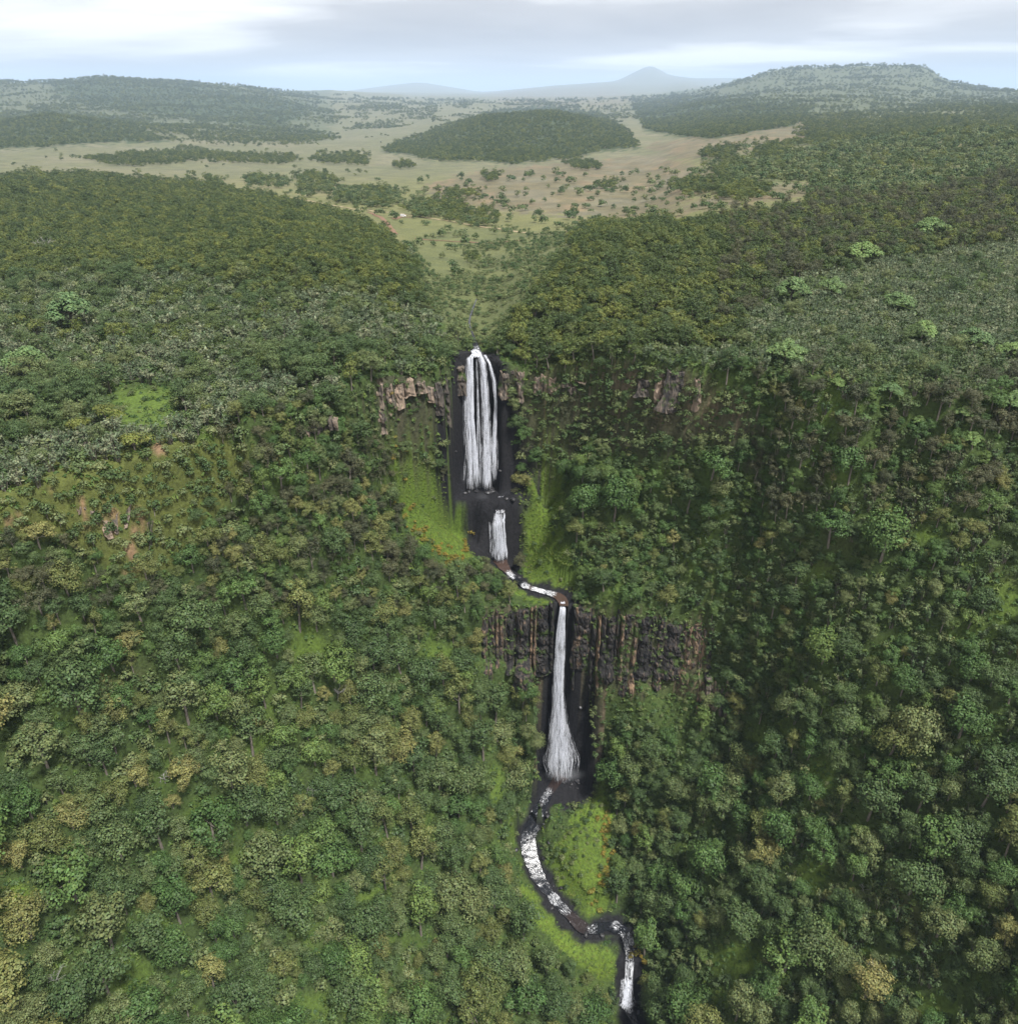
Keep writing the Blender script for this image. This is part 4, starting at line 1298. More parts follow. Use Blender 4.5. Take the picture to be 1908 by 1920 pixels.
MARKS = [(900, 780, 'the upper waterfall'), (935, 1000, 'the middle waterfall'), (1050, 1280, 'the lower waterfall'), (1050, 1455, 'the lower plunge pool'), (1000, 1590, 'the upper river bend'),
         (1140, 1742, 'the last river bend'), (1178, 1840, 'the bottom cascade'), (790, 740, 'the tan cliff'), (1240, 705, 'the pink rim outcrop'), (1200, 1230, 'the lower dark cliff'), (960, 1190, 'the left lower cliff'),
         (1340, 1312, 'the tan streaked outcrop'), (605, 797, 'the grey rim outcrop'), (215, 985, 'the pale scarp outcrop'), (300, 838, 'the red earth streak'), (100, 940, 'the red earth scar'), (820, 960, 'the bright grass slope'),
         (1010, 935, 'the green knoll'), (1020, 1060, 'the grassy bank'), (1090, 1600, 'the grassy river meadow'), (755, 405, 'the parked van'), (740, 432, 'the red track'), (985, 437, 'the saddle track'), (270, 770, 'the rim glade'),
         (590, 1230, 'the upper left glade'), (390, 1530, 'the middle left glade'), (452, 1610, 'the tiny left glade'), (250, 1830, 'the bottom left glade'), (600, 1890, 'the bottom edge glade'), (30, 1690, 'the vivid grass patch'),
         (1380, 1800, 'the low right glade'), (1540, 1460, 'the right forest glade'), (1740, 1010, 'the high right glade'), (1885, 1130, 'the right edge glade'), (1520, 1640, 'the small right glade'), (1440, 1385, 'the brown right clearing'),
         (635, 1305, 'the silver dead tree'), (128, 1085, 'the yellow green pair'), (140, 590, 'the big rim tree'), (58, 680, 'the left rim tree'), (1740, 432, 'the pale forest-top tree'), (1612, 475, 'the broad pale tree'), (1480, 545, 'the layered bamboo-edge tree'),
         (1680, 565, 'the layered thicket tree'), (1725, 620, 'the bright thicket tree'), (1470, 660, 'the bright rim tree'), (1885, 660, 'the right edge layered tree'), (1665, 742, 'the bright slope treetop'), (1572, 803, 'the vivid twin treetop'),
         (1820, 830, 'the vivid low treetop'), (1650, 1010, 'the broad blue green tree'), (1330, 900, 'the bench green tree'), (1540, 1215, 'the leafy glade tree'), (1335, 1465, 'the broad pool tree'), (1455, 1560, 'the broad low green tree'),
         (790, 1595, 'the straw coloured tree'), (850, 1670, 'the large bend tree'), (560, 1705, 'the pale mottled tree'), (500, 1310, 'the fresh green trio'), (100, 1320, 'the slim vivid tree'), (320, 1375, 'the golden olive tree'), (905, 1840, 'the khaki river tree'),
         (310, 1455, 'the leaning dead tree'), (112, 1835, 'the corner dead tree'), (1635, 1815, 'the brown dead tree'), (893, 600, 'the stream above the falls'), (300, 430, 'the left dark forest'), (1200, 560, 'the right dark forest'), (600, 640, 'the left rim thicket'), (1850, 900, 'the right edge slope'),
         (20, 1450, 'the left picture edge'), (1890, 1400, 'the right picture edge'), (1890, 1700, 'the low right picture edge'), (1200, 1900, 'the bottom picture edge'), (450, 480, 'the dark forest front'), (1250, 860, 'the right cliff foot'), (700, 1150, 'the left mid slope')]
ORD = ['', 'second ', 'third ', 'fourth ', 'fifth ', 'sixth ', 'seventh ', 'eighth ', 'ninth ', 'tenth ', 'eleventh ', 'twelfth ', 'thirteenth ', 'fourteenth ', 'fifteenth ', 'sixteenth ', 'seventeenth ', 'eighteenth ', 'nineteenth ', 'twentieth '] + [t + o for t in ('twenty-', 'thirty-', 'forty-') for o in ('first ', 'second ', 'third ', 'fourth ', 'fifth ', 'sixth ', 'seventh ', 'eighth ', 'ninth ')]


def size_word(kind, px):
    if kind in ('shrub', 'flowering_shrub', 'heath_tree', 'bamboo_clump', 'pale_bamboo_clump'):
        return 'larger ' if px > 26 else ('' if px > 17 else 'smaller ')
    return 'large ' if px > 66 else ('' if px > 42 else 'small ')


def place_phrase(u, v):
    d = [math.hypot(u - a, v - b) for a, b, _ in MARKS]
    i = int(np.argmin(d))
    a, b, nm = MARKS[i]
    du, dv = u - a, v - b
    if d[i] < 26: w_ = 'right beside'
    elif abs(du) > 2.2 * abs(dv): w_ = 'left of' if du < 0 else 'right of'
    elif abs(dv) > 2.2 * abs(du): w_ = 'above' if dv < 0 else 'below'
    else: w_ = ('above left of' if du < 0 else 'above right of') if dv < 0 else ('below left of' if du < 0 else 'below right of')
    return f'{w_} {nm}', d[i]


def plant_all():
    by = {}
    for p in PL:
        by.setdefault(p[0], []).append(p)
    src = {}
    for kind, lst in by.items():
        rad = KIND[kind][0][2]
        A = np.array([q[1:5] for q in lst])
        u, v, d = proj(A[:, 0], A[:, 1], A[:, 2] + 3)
        px = 2 * rad * 1.2 * A[:, 3] * FP / d
        vis = (u > -30) & (u < 1940) & (v > 0) & (v < 1960)
        key = px * vis + np.array([1e4 if q[6] else 0 for q in lst])
        order = np.argsort(-key)
        keep = [i for i in order[:290] if key[i] > 0]
        ks = set(keep)
        pc, pt = PARTS.get(kind, ('crown', 'trunk'))
        if kind == 'dead_tree': pc = 'branches'
        todo = []
        src[kind] = [None] * len(KIND[kind])
        for n, i in enumerate(keep):
            k_, x, y, z, sc, rot, lab = lst[i]
            var = n % len(KIND[kind])
            cm, tm, _ = KIND[kind][var]
            e = bpy.data.objects.new(kind, None); COL.objects.link(e)
            e.empty_display_size = 0.5
            e.location = (x, y, z - 0.15); e.rotation_euler = (random.gauss(0, .05), random.gauss(0, .05), rot); e.scale = (sc * random.uniform(.92, 1.08), sc * random.uniform(.92, 1.08), sc * random.uniform(.9, 1.1))
            co = bpy.data.objects.new(pc, cm); COL.objects.link(co); co.parent = e
            if tm:
                to = bpy.data.objects.new(pt, tm); COL.objects.link(to); to.parent = e
            look, cat, grp = LOOK[kind]
            tag(e, lab, cat, grp)
            if not lab:
                ph, dd = place_phrase(u[i], v[i])
                todo.append((size_word(kind, px[i]) + look, ph, dd, e))
            if src[kind][var] is None: src[kind][var] = co
        seen = {}
        for lk, ph, dd, e in sorted(todo, key=lambda q: q[2]):       # ordinal = how near to the landmark
            n_ = seen[(lk, ph)] = seen.get((lk, ph), 0) + 1
            e['label'] = f'{ORD[min(n_, len(ORD)) - 1]}{"nearest " if n_ > 1 else ""}{lk} {ph}'
        rest = [lst[i] for i in range(len(lst)) if i not in ks]
        if len(rest):
            gn_scatter('massed_' + kind + ('es' if kind.endswith('sh') else 's'), [s for s in src[kind] if s],
                       [(q[1], q[2], q[3] - 0.15, q[4], q[5]) for q in rest], 'further ' + LOOK[kind][2] + ' running on as one mass')
    gn_scatter('far_woodland', [s for s in src['heath_tree'] if s], [(a, b, c - 0.5, s, r) for a, b, c, s, r in FAR], 'hazy dark woods and bushes on the far upland')
    return src


SRC = plant_all()


def undergrowth():
    x, y, z, sl = candidates_near(34000)
    u, v, d = proj(x, y, z)
    keep = ~near_river(x, y, z, False) & ~wet_zone(x, y, z) & ((sl < 3.0) | (rng.random(len(x)) < 0.35))
    g = in_any(u, v, GRASS)
    sc = 0.95 * rng.uniform(0.7, 1.4, len(x))
    keep &= ~g
    so = in_ell(u, v, SOIL) > 0
    keep &= ~so
    i = np.nonzero(keep)[0]
    me0 = None
    srcs = []
    base = i[:3]
    root = bpy.data.objects.new('fern_patch', None)
    for q, k in enumerate(base):
        o = bpy.data.objects.new('fern', FERN[q]); COL.objects.link(o)
        o.location = (x[k], y[k], z[k]); o.scale = (1.2,) * 3
        tag(o, 'bright green fern tuft on the forest floor ' + place_phrase(*[float(t) for t in proj(x[k], y[k], z[k])[:2]])[0], 'fern', 'fern tufts')
        srcs.append(o)
    bpy.data.objects.remove(root)
    gn_scatter('undergrowth', srcs, [(x[k], y[k], z[k] - 0.1, sc[k], rng.random() * 6.28) for k in i[3:]], 'bright green ferns and grass covering the ground between the trees')


def grass_cover():
    x, y, z, sl = candidates_near(150000)
    u, v, d = proj(x, y, z)
    j = fbm(x / 3, y / 3, 2) * 10
    g = (in_any(u + j, v + j, GRASS) | (in_ell(u + j, v + j, [(30, 1690, 46, 44)]) > 0)) & ~near_river(x, y, z, False) & ~wet_zone(x, y, z)
    i = np.nonzero(g)[0]
    srcs = []
    for q, k in enumerate(i[:3]):
        o = bpy.data.objects.new('grass_tuft', TUFT[q]); COL.objects.link(o)
        o.location = (x[k], y[k], z[k]); o.scale = (0.9,) * 3
        tag(o, 'bright yellow green grass tuft ' + place_phrase(float(u[k]), float(v[k]))[0], 'grass', 'grass tufts')
        srcs.append(o)
    gn_scatter('grass', srcs, [(x[k], y[k], z[k] - 0.08, rng.uniform(0.35, 0.8), rng.random() * 6.28) for k in i[3:]], 'bright yellow green grass on the open slopes and glades')


undergrowth()
grass_cover()


# ------------------------------------------------------------------ cliffs: a rock face built of separate columns
def surf_y(x, z, yc, span=14):
    ys = np.linspace(yc - span, yc + 6, 240)
    g = ground(np.full(ys.shape, x), ys)
    k = np.nonzero(g >= z)[0]
    return float(ys[k[0]]) if len(k) else float(yc)


def rock_column(name, x, wd, ztop, zbot, yc, mat, parent, seed, bulge=0.9):
    r = np.random.default_rng(seed)
    nz = max(8, int((ztop - zbot) / 0.9)); nx = max(7, int(wd / 0.45) | 1)
    zs = np.linspace(ztop, zbot, nz)
    yb = np.array([surf_y(x, z, yc) for z in zs[::3]])
    for i in range(1, len(yb)):
        yb[i] = min(yb[i], yb[i - 1] + 0.15)
    yb = np.interp(np.arange(nz), np.arange(0, nz, 3), yb)
    kx = r.uniform(0, 50)
    t = np.linspace(0, 1, nz)[:, None]
    sx = np.linspace(-1, 1, nx)[None]
    Zg = zs[:, None] + 0 * sx
    ledge = np.sign(fbm(Zg / 2.2 + 0.5 * sx, Zg * 0 + kx, 2)) * 0.34 + 0.8 * fbm(Zg / 3.6, Zg * 0 + kx + 4, 3)
    hw = wd * 0.5 * (1 + 0.35 * fbm(Zg / 4, Zg * 0 + kx + 9, 3)) * (0.8 + 0.3 * t)
    prof = 1 - np.abs(sx) ** 2.6
    n = fbm(sx * wd * 0.55 + kx, Zg / 2.6, 3)
    crack = -0.55 * np.exp(-((fbm(sx * wd * 0.7 + kx + 3, Zg / 4, 3)) / 0.09) ** 2)
    V = np.stack([x + sx * hw + r.normal() * 0.3 * t + 0.25 * n, yb[:, None] + 0.5 - (bulge + ledge) * prof - (n * 0.9 + crack) * (0.3 + 0.7 * prof), Zg + 0.7 * fbm(sx * 2 + kx, Zg * 0, 2) * np.where((t == 0) | (t == 1), 1.6, 0.4)], -1).reshape(-1, 3).tolist()
    F = grid_faces(nz, nx).tolist()
    top = len(V)
    for j in range(nx):
        V.append((V[j][0], V[j][1] + 2.4, V[j][2] + 0.4))
    F += [[j + 1, j, top + j, top + j + 1] for j in range(nx - 1)]
    return mesh_obj(name, V, F, mat, parent, smooth=False)


def make_cliff(name, label, mat, u0, u1, vz, yfun, ztop, zbot, wmin, wmax, seed, skip=0.0):
    """u0..u1 image columns; ztop / zbot functions of 0..1"""
    r = np.random.default_rng(seed)
    xa, xb = at_z(u0, vz, ztop(0))[0], at_z(u1, vz, ztop(1))[0]
    e = bpy.data.objects.new(name, None); COL.objects.link(e)
    xm = (xa + xb) / 2
    e.location = (xm, float(yfun(np.array([xm]))[0]), zbot(0.5))
    bpy.context.view_layer.update()
    inv = Matrix.Translation(e.location).inverted()
    x = xa; n = 0
    while x < xb:
        wd = r.uniform(wmin, wmax) * (1.9 if r.random() < 0.18 else (0.6 if r.random() < 0.3 else 1.0))
        if r.random() > skip:
            t = (x + wd / 2 - xa) / (xb - xa)
            xc = x + wd / 2
            o = rock_column('rock_column', xc, wd * 1.35, ztop(t) + r.normal() * 1.6, zbot(t) + r.normal() * 4.0, float(yfun(np.array([xc]))[0]), mat, e, seed * 100 + n, bulge=r.uniform(0.3, 3.0))
            o.matrix_parent_inverse = inv
            n += 1
        x += wd
    tag(e, label, 'cliff', 'rock cliffs beside the falls')
    return e


make_cliff('rock_cliff', 'dark columnar rock cliff left of the lower waterfall', M['rock_low'], 902, 1036, 1140, c2, lambda t: 126 + 2 * t, lambda t: 105 - 14 * t, 1.2, 3.0, 21)
make_cliff('rock_cliff', 'long dark rock cliff with tan streaks right of the lower waterfall', M['rock_low'], 1076, 1326, 1150, c2, lambda t: 127.5 - 3 * t, lambda t: 93 + 2 * t, 1.4, 3.6, 22)
make_cliff('rock_cliff', 'tan rock cliff under the plateau rim left of the upper waterfall', M['rock_up'], 712, 866, 700, c1, lambda t: 217 - 4 * t, lambda t: 208 - 10 * t, 2.2, 6.0, 23)
make_cliff('rock_cliff', 'pale rock band under the rim just right of the upper waterfall', M['rock_up'], 938, 1092, 690, c1, lambda t: 211.5, lambda t: 202 + 3 * t, 2.6, 5.5, 24, 0.1)
make_cliff('rock_cliff', 'pinkish rock outcrop under the rim far right of the upper waterfall', M['rock_up'], 1196, 1296, 690, c1, lambda t: 218.5, lambda t: 209 - 1 * t, 2.6, 5.4, 25, 0.1)


def outcrop(u, v, wpx, hpx, label, mat, seed):
    x, y, z = hit(u, v + hpx * 0.3)
    d = y * CP + (H - z) * SP
    wd = wpx * d / FP; hh = hpx * d / FP / 0.8
    r = np.random.default_rng(seed)
    e = bpy.data.objects.new('rock_outcrop', None); COL.objects.link(e)
    e.location = (x, y, z); inv = Matrix.Translation(e.location).inverted()
    n = max(3, int(wd / 1.6))
    for i in range(n):
        xx = x - wd / 2 + (i + 0.5) * wd / n
        o = rock_column('rock_column', xx, wd / n * 1.3, z + hh * r.uniform(0.35, 0.6), z - hh * r.uniform(0.35, 0.6), y, mat, e, seed * 50 + i, 0.9)
        o.matrix_parent_inverse = inv
    tag(e, label, 'rock')


outcrop(1340, 1312, 44, 60, 'tan streaked rock outcrop on the slope right of the lower cliff', M['rock_up'], 31)
outcrop(605, 797, 56, 18, 'small greyish rock outcrop below the left rim', M['rock_up'], 32)
outcrop(215, 985, 34, 26, 'pale rock outcrop on the left scarp amid red earth', M['rock_up'], 33)
outcrop(168, 985, 26, 12, 'small grey rock outcrop on the left scarp', M['rock_up'], 34)
outcrop(288, 1000, 8, 40, 'narrow pale rock rib on the left scarp', M['rock_up'], 35)


# ------------------------------------------------------------------ water
def mat_fall(nm='falling_water', a0=0.04, a1=0.56):
    m, t, out = new_mat(nm)
    g = N(t, 'ShaderNodeNewGeometry')
    mp = N(t, 'ShaderNodeMapping'); mp.inputs['Scale'].default_value = (1.5, 1.5, 0.16)
    L(t, g.outputs['Position'], mp.inputs[0])
    n = N(t, 'ShaderNodeTexNoise', i_Scale=1.0, i_Detail=5.0, i_Roughness=0.7); L(t, mp.outputs[0], n.inputs['Vector'])
    d = N(t, 'ShaderNodeBsdfDiffuse')
    d.inputs[0].default_value = (0.82, 0.84, 0.90, 1)
    tr = N(t, 'ShaderNodeBsdfTranslucent'); tr.inputs[0].default_value = (0.82, 0.85, 0.92, 1)
    ms = N(t, 'ShaderNodeMixShader', i_0=0.3)
    L(t, d.outputs[0], ms.inputs[1]); L(t, tr.outputs[0], ms.inputs[2])
    tp = N(t, 'ShaderNodeBsdfTransparent')
    al = ramp(t, n.outputs[0], [(0.40, (a0,) * 3), (0.62, (a1,) * 3)])
    mx = N(t, 'ShaderNodeMixShader'); L(t, al, mx.inputs[0]); L(t, tp.outputs[0], mx.inputs[1]); L(t, ms.outputs[0], mx.inputs[2])
    L(t, mx.outputs[0], out.inputs[0])
    return m


def mat_river():
    m, t, out = new_mat('river_water')
    at = N(t, 'ShaderNodeVertexColor', layer_name='col')      # r: foam amount, g: silt
    sp = N(t, 'ShaderNodeSeparateColor'); L(t, at.outputs[0], sp.inputs[0])
    uv = N(t, 'ShaderNodeUVMap', uv_map='flow')
    mp = N(t, 'ShaderNodeMapping'); mp.inputs['Scale'].default_value = (2.2, 0.9, 1)
    L(t, uv.outputs[0], mp.inputs[0])
    n = N(t, 'ShaderNodeTexNoise', i_Scale=1.0, i_Detail=7.0, i_Roughness=0.72, i_Distortion=0.9)
    L(t, mp.outputs[0], n.inputs['Vector'])
    a = N(t, 'ShaderNodeMath', operation='ADD'); L(t, n.outputs[0], a.inputs[0]); L(t, sp.outputs[0], a.inputs[1])
    fm = ramp(t, a.outputs[0], [(0.74, (0, 0, 0)), (0.84, (0.35,) * 3), (0.98, (1, 1, 1))])
    silt = N(t, 'ShaderNodeMix', data_type='RGBA'); L(t, sp.outputs[1], silt.inputs[0])
    silt.inputs[6].default_value = (0.010, 0.011, 0.014, 1); silt.inputs[7].default_value = (0.060, 0.038, 0.030, 1)
    w_ = N(t, 'ShaderNodeBsdfPrincipled', i_Roughness=0.16)
    L(t, silt.outputs[2], w_.inputs['Base Color'])
    bp = N(t, 'ShaderNodeBump', i_Strength=0.5, i_Distance=0.25); L(t, n.outputs[0], bp.inputs['Height']); L(t, bp.outputs[0], w_.inputs['Normal'])
    f = N(t, 'ShaderNodeBsdfPrincipled', i_Roughness=0.8); f.inputs['Base Color'].default_value = (0.78, 0.80, 0.84, 1)
    L(t, bp.outputs[0], f.inputs['Normal'])
    ms = N(t, 'ShaderNodeMixShader'); L(t, fm, ms.inputs[0]); L(t, w_.outputs[0], ms.inputs[1]); L(t, f.outputs[0], ms.inputs[2])
    L(t, ms.outputs[0], out.inputs[0])
    return m


M['fall'] = mat_fall()
M['river'] = mat_river()
M['veil'] = mat_fall('thin_water_veil', 0.0, 0.35)


def river(name, R, widths, foam, silt):
    """R: centreline; widths at evenly spaced stations; foam / silt: (u, v, radius px, amount)"""
    seg = np.r_[0, np.cumsum(np.hypot(*np.diff(R[:, :2], axis=0).T))]
    s = np.arange(0, seg[-1], 0.5)
    C = np.stack([np.interp(s, seg, R[:, k]) for k in range(3)], 1)
    W = np.interp(np.linspace(0, 1, len(s)), np.linspace(0, 1, len(widths)), widths)
    W = W * 0.72 * (1 + 0.35 * fbm(s / 3.5, s * 0 + 2, 3))
    T_ = np.gradient(C, axis=0); T_[:, 2] = 0; T_ /= np.linalg.norm(T_, axis=1, keepdims=True)
    Nn = np.stack([-T_[:, 1], T_[:, 0], T_[:, 0] * 0], 1)
    k = 13
    q = np.linspace(-1, 1, k)
    V = C[:, None] + Nn[:, None] * (q[None, :, None] * W[:, None, None] * 0.5)
    V[..., 2] += fbm(V[..., 0] * 0.8, V[..., 1] * 0.8, 3) * 0.22 - 0.25
    V = V.reshape(-1, 3)
    o = mesh_obj(name, V, grid_faces(len(s), k), M['river'])
    u, v, d = proj(V[:, 0], V[:, 1], V[:, 2])
    c = np.zeros((len(V), 3))
    c[:, 0] = 0.10
    for a, b, rr, am in foam: c[:, 0] = np.maximum(c[:, 0], am * 0.5 * sstep(1.25, 0.35, np.hypot(u - a, v - b) / rr))
    for a, b, rr, am in silt: c[:, 1] = np.maximum(c[:, 1], am * sstep(1.2, 0.5, np.hypot(u - a, v - b) / rr))
    set_col(o.data, c)
    uvl = o.data.uv_layers.new(name='flow')
    UV = np.stack([np.tile(q, len(s)) * np.repeat(W, k) * 0.5, np.repeat(s, k)], 1)
    li = np.empty(len(o.data.loops), np.int32); o.data.loops.foreach_get('vertex_index', li)
    uvl.data.foreach_set('uv', UV[li].astype(np.float32).ravel())
    tag(o, kind='structure')
    return o


river('river', RL, [9, 6, 6, 7.5, 8.5, 8, 7, 6, 6.5, 6.5, 6, 7, 5.5, 4.2, 4.2, 5, 6, 7, 7],
      [(1048, 1452, 30, .3), (1025, 1485, 16, .56), (1018, 1500, 14, .50), (1012, 1530, 14, .50), (1010, 1555, 14, .46), (985, 1570, 14, .46), (990, 1600, 14, .40), (1008, 1640, 16, .46), (1042, 1685, 22, .58), (1060, 1705, 18, .52),
       (1110, 1740, 16, .50), (1155, 1735, 16, .56), (1172, 1765, 26, .60), (1180, 1795, 14, .56), (1178, 1815, 22, .66), (1178, 1840, 24, .70), (1176, 1865, 24, .70), (1176, 1890, 16, .66)], [(1050, 1452, 40, .5), (1080, 1730, 30, .3)])
river('river', RM, [9.5, 8, 4, 3, 4.5, 3.4, 4.5, 6, 4.5],
      [(938, 1046, 16, .45), (955, 1080, 16, .66), (984, 1100, 14, .66), (1010, 1107, 22, .74), (1032, 1110, 16, .66)], [(945, 1056, 26, .9), (1000, 1108, 16, .6), (1056, 1122, 26, .95)])
river('river', RT, [0.8, 0.9, 1.0, 1.4, 4.0], [(895, 655, 12, .5)], [])


def strand(name, parent, path, n, seed, frag=0.5, fat=0.32, mat='fall'):
    """falling water: many thin ribbons following path [(x, y, z, width)]"""
    r = np.random.default_rng(seed)
    P = np.array(path, float)
    tt = np.linspace(0, 1, len(P))
    rows = 26
    V, F = [], []
    cl = r.normal(size=5) * 0.45; cw = r.uniform(0.2, 1, 5); cw /= cw.sum(); cp = r.uniform(0, 60, 5)
    for i in range(n):
        ci = r.choice(5, p=cw)
        off = np.clip(cl[ci] + r.normal() * 0.2, -1.05, 1.05)
        full = r.random() > frag
        ln = r.uniform(0.86, 1.0) if full else r.uniform(0.12, 0.6)
        t0 = 0 if full else r.uniform(0, 1 - ln)
        ts = np.linspace(t0, t0 + ln, max(6, int(rows * ln)))
        C = np.stack([np.interp(ts, tt, P[:, k]) for k in range(4)], 1)
        ph = r.uniform(0, 60)
        wob = fbm(ts * 4 + ph, ts * 0 + ph, 3) * 0.22 + fbm(ts * 3 + cp[ci], ts * 0 + cp[ci], 3) * 0.38
        yaw = r.normal() * 0.6
        wd = fat * r.uniform(0.35, 1.3) * (0.6 + 0.6 * ts)
        wd = wd * np.minimum(1, np.minimum(np.arange(len(ts)), np.arange(len(ts))[::-1]) * 0.5 + 0.25)
        cx = C[:, 0] + C[:, 3] * 0.5 * (off + wob)
        cy = C[:, 1] - 0.35 * C[:, 3] * (1 - (off + wob) ** 2) * 0.6 + r.normal() * 0.25
        a = np.stack([cx - wd * math.cos(yaw) * .5, cy - wd * math.sin(yaw) * .5, C[:, 2]], 1)
        b = np.stack([cx + wd * math.cos(yaw) * .5, cy + wd * math.sin(yaw) * .5, C[:, 2] + r.normal() * .05], 1)
        k0 = len(V)
        for p, q in zip(a, b): V += [p, q]
        F += [[k0 + 2 * j, k0 + 2 * j + 1, k0 + 2 * j + 3, k0 + 2 * j + 2] for j in range(len(ts) - 1)]
    return mesh_obj(name, V, F, M[mat], parent)


def px_path(lst, yf):
    out = []
    for (u, v, wpx, y) in lst:
        x, yy, z = at_y(u, v, y)
        out.append((x, yy, z, wpx * (yy * CP + (H - z) * SP) / FP))
    return out


def fall(label, strands, WF=1.0):
    e = bpy.data.objects.new('waterfall', None); COL.objects.link(e)
    tag(e, label, 'waterfall')
    for i, (nm, lst, n, frag, fat) in enumerate(strands):
        so = strand(nm, e, px_path([(a, b, c * WF, d) for a, b, c, d in lst], None), int(n * 1.7), 900 + i + len(label), frag, fat * 1.35)
        if n > 55:
            strand('veil', so, px_path([(a, b, c * 1.15 + 1, d - 0.2) for a, b, c, d in lst], None), n // 6, 950 + i, 0.85, fat * 3.2, 'veil')
    return e


fall('tall upper waterfall of twin white strands dropping off the plateau', [
    ('left_strand', [(888, 662, 8, 308), (881, 672, 10, 305.5), (881, 720, 14, 304), (880, 780, 16, 303), (884, 850, 22, 302), (885, 918, 30, 300)], 210, .72, .30),
    ('middle_strand', [(897, 660, 10, 308.5), (904, 680, 10, 306.5), (909, 730, 11, 305), (911, 800, 14, 303.5), (911, 860, 20, 302), (911, 918, 28, 300)], 200, .72, .30),
    ('right_strand', [(908, 665, 8, 308), (918, 682, 6, 305.5), (926, 715, 7, 304), (929, 755, 7, 303.5), (926, 820, 11, 302.5), (923, 904, 22, 300.5)], 75, .75, .24),
    ('lip_cascade', [(892, 655, 16, 310.5), (895, 660, 26, 309), (896, 669, 30, 306)], 50, .3, .3),
    ('thin_trickle', [(893, 672, 4, 306.5), (896, 760, 7, 304.5), (898, 900, 20, 301)], 20, .85, .16)], 0.74)
fall('short wide middle waterfall above the brown pool', [
    ('upper_cascade', [(938, 930, 12, 295.5), (941, 945, 18, 293.5), (936, 962, 19, 291.5)], 70, .5, .34),
    ('main_sheet', [(935, 962, 18, 291), (934, 985, 20, 289.5), (935, 1020, 21, 289), (936, 1050, 27, 288.5)], 170, .55, .26),
    ('side_trickle', [(918, 978, 3, 290), (920, 1000, 5, 289.5), (922, 1040, 8, 289)], 10, .6, .16)])
fall('tall single lower waterfall fanning out into spray', [
    ('main_column', [(1055, 1128, 7, 262.5), (1055, 1140, 9, 260), (1052, 1200, 14, 259), (1049, 1270, 15, 258), (1048, 1330, 16, 257), (1046, 1400, 24, 256), (1045, 1452, 32, 254.5)], 300, .72, .30),
    ('spray_fan', [(1048, 1290, 12, 257.5), (1047, 1350, 28, 256.5), (1049, 1400, 46, 255.5), (1052, 1458, 76, 253.5)], 190, .93, .14)])
fall('small cascade at the bottom of the picture where the river leaves', [
    ('main_sheet', [(1181, 1796, 15, 197), (1180, 1812, 17, 192.5), (1177, 1845, 18, 187.5), (1175, 1875, 20, 184), (1174, 1888, 28, 182)], 130, .6, .32)])


# ------------------------------------------------------------------ boulders
def boulder_mesh(seed):
    import bmesh
    r = np.random.default_rng(seed)
    bm = bmesh.new()
    bmesh.ops.create_icosphere(bm, subdivisions=2, radius=1.0)
    for v_ in bm.verts:
        p = np.array(v_.co)
        n = float(fbm(np.array([p[0] * 1.3 + seed]), np.array([p[1] * 1.3]), 3, np.array([p[2] * 1.3]))[0])
        q = p * (1 + 0.45 * n)
        v_.co = (q[0] * 1.1, q[1] * 0.9, q[2] * 0.62)
    me = bpy.data.meshes.new('boulder'); bm.to_mesh(me); bm.free()
    me.materials.append(M['wetrock'])
    return me


BM = [boulder_mesh(s) for s in (1, 2, 3, 4)]


def boulders():
    spots = []
    for (u0, v0, su, sv, n, s0, s1, lab) in (
            (925, 918, 14, 6, 7, .7, 1.9, 'black wet boulder at the foot of the upper waterfall'),
            (875, 925, 16, 6, 6, .6, 1.5, 'black boulder left of the foot of the upper waterfall'),
            (955, 965, 8, 10, 4, .5, 1.2, 'black boulder beside the middle waterfall'),
            (970, 1080, 12, 8, 5, .4, 1.0, 'dark boulder in the stream below the middle pool'),
            (1075, 1470, 25, 14, 9, .5, 1.5, 'black boulder beside the lower plunge pool'),
            (1020, 1540, 14, 26, 10, .4, 1.1, 'black boulder in the rapids below the lower pool'),
            (1000, 1600, 14, 26, 9, .4, 1.1, 'black boulder in the upper river bend'),
            (1045, 1690, 24, 18, 7, .35, .9, 'black boulder at the white water of the lower river'),
            (1140, 1745, 34, 10, 9, .4, 1.0, 'black boulder at the last river bend'),
            (1200, 1880, 10, 20, 5, .5, 1.4, 'black boulder beside the bottom cascade')):
        for i in range(n):
            spots.append((u0 + random.gauss(0, su * .8), v0 + random.gauss(0, sv * .8), random.uniform(s0, s1), lab))
    cnt = {}
    for i, (u, v, s, lab) in enumerate(sorted(spots, key=lambda q: (q[3], -q[2]))):
        x, y, z = hit(u, v)
        o = bpy.data.objects.new('boulder', BM[i % 4]); COL.objects.link(o)
        o.location = (x, y, z + 0.15 * s); o.scale = (s, s * random.uniform(.8, 1.2), s * random.uniform(.8, 1.2)); o.rotation_euler = (random.gauss(0, .2), random.gauss(0, .2), random.uniform(0, 6.28))
        cnt[lab] = cnt.get(lab, 0) + 1
        tag(o, ORD[cnt[lab] - 1] + 'largest ' + lab, 'boulder', 'black boulders along the water')


boulders()

# ------------------------------------------------------------------ tracks and the parked vehicle on the upland
M['track'] = mat_simple('pale_track', (0.22, 0.17, 0.10), (0.34, 0.27, 0.17), 0.6, bump=0.1)
M['redtrack'] = mat_simple('red_earth', (0.13, 0.078, 0.05), (0.20, 0.12, 0.075), 0.6, bump=0.1)


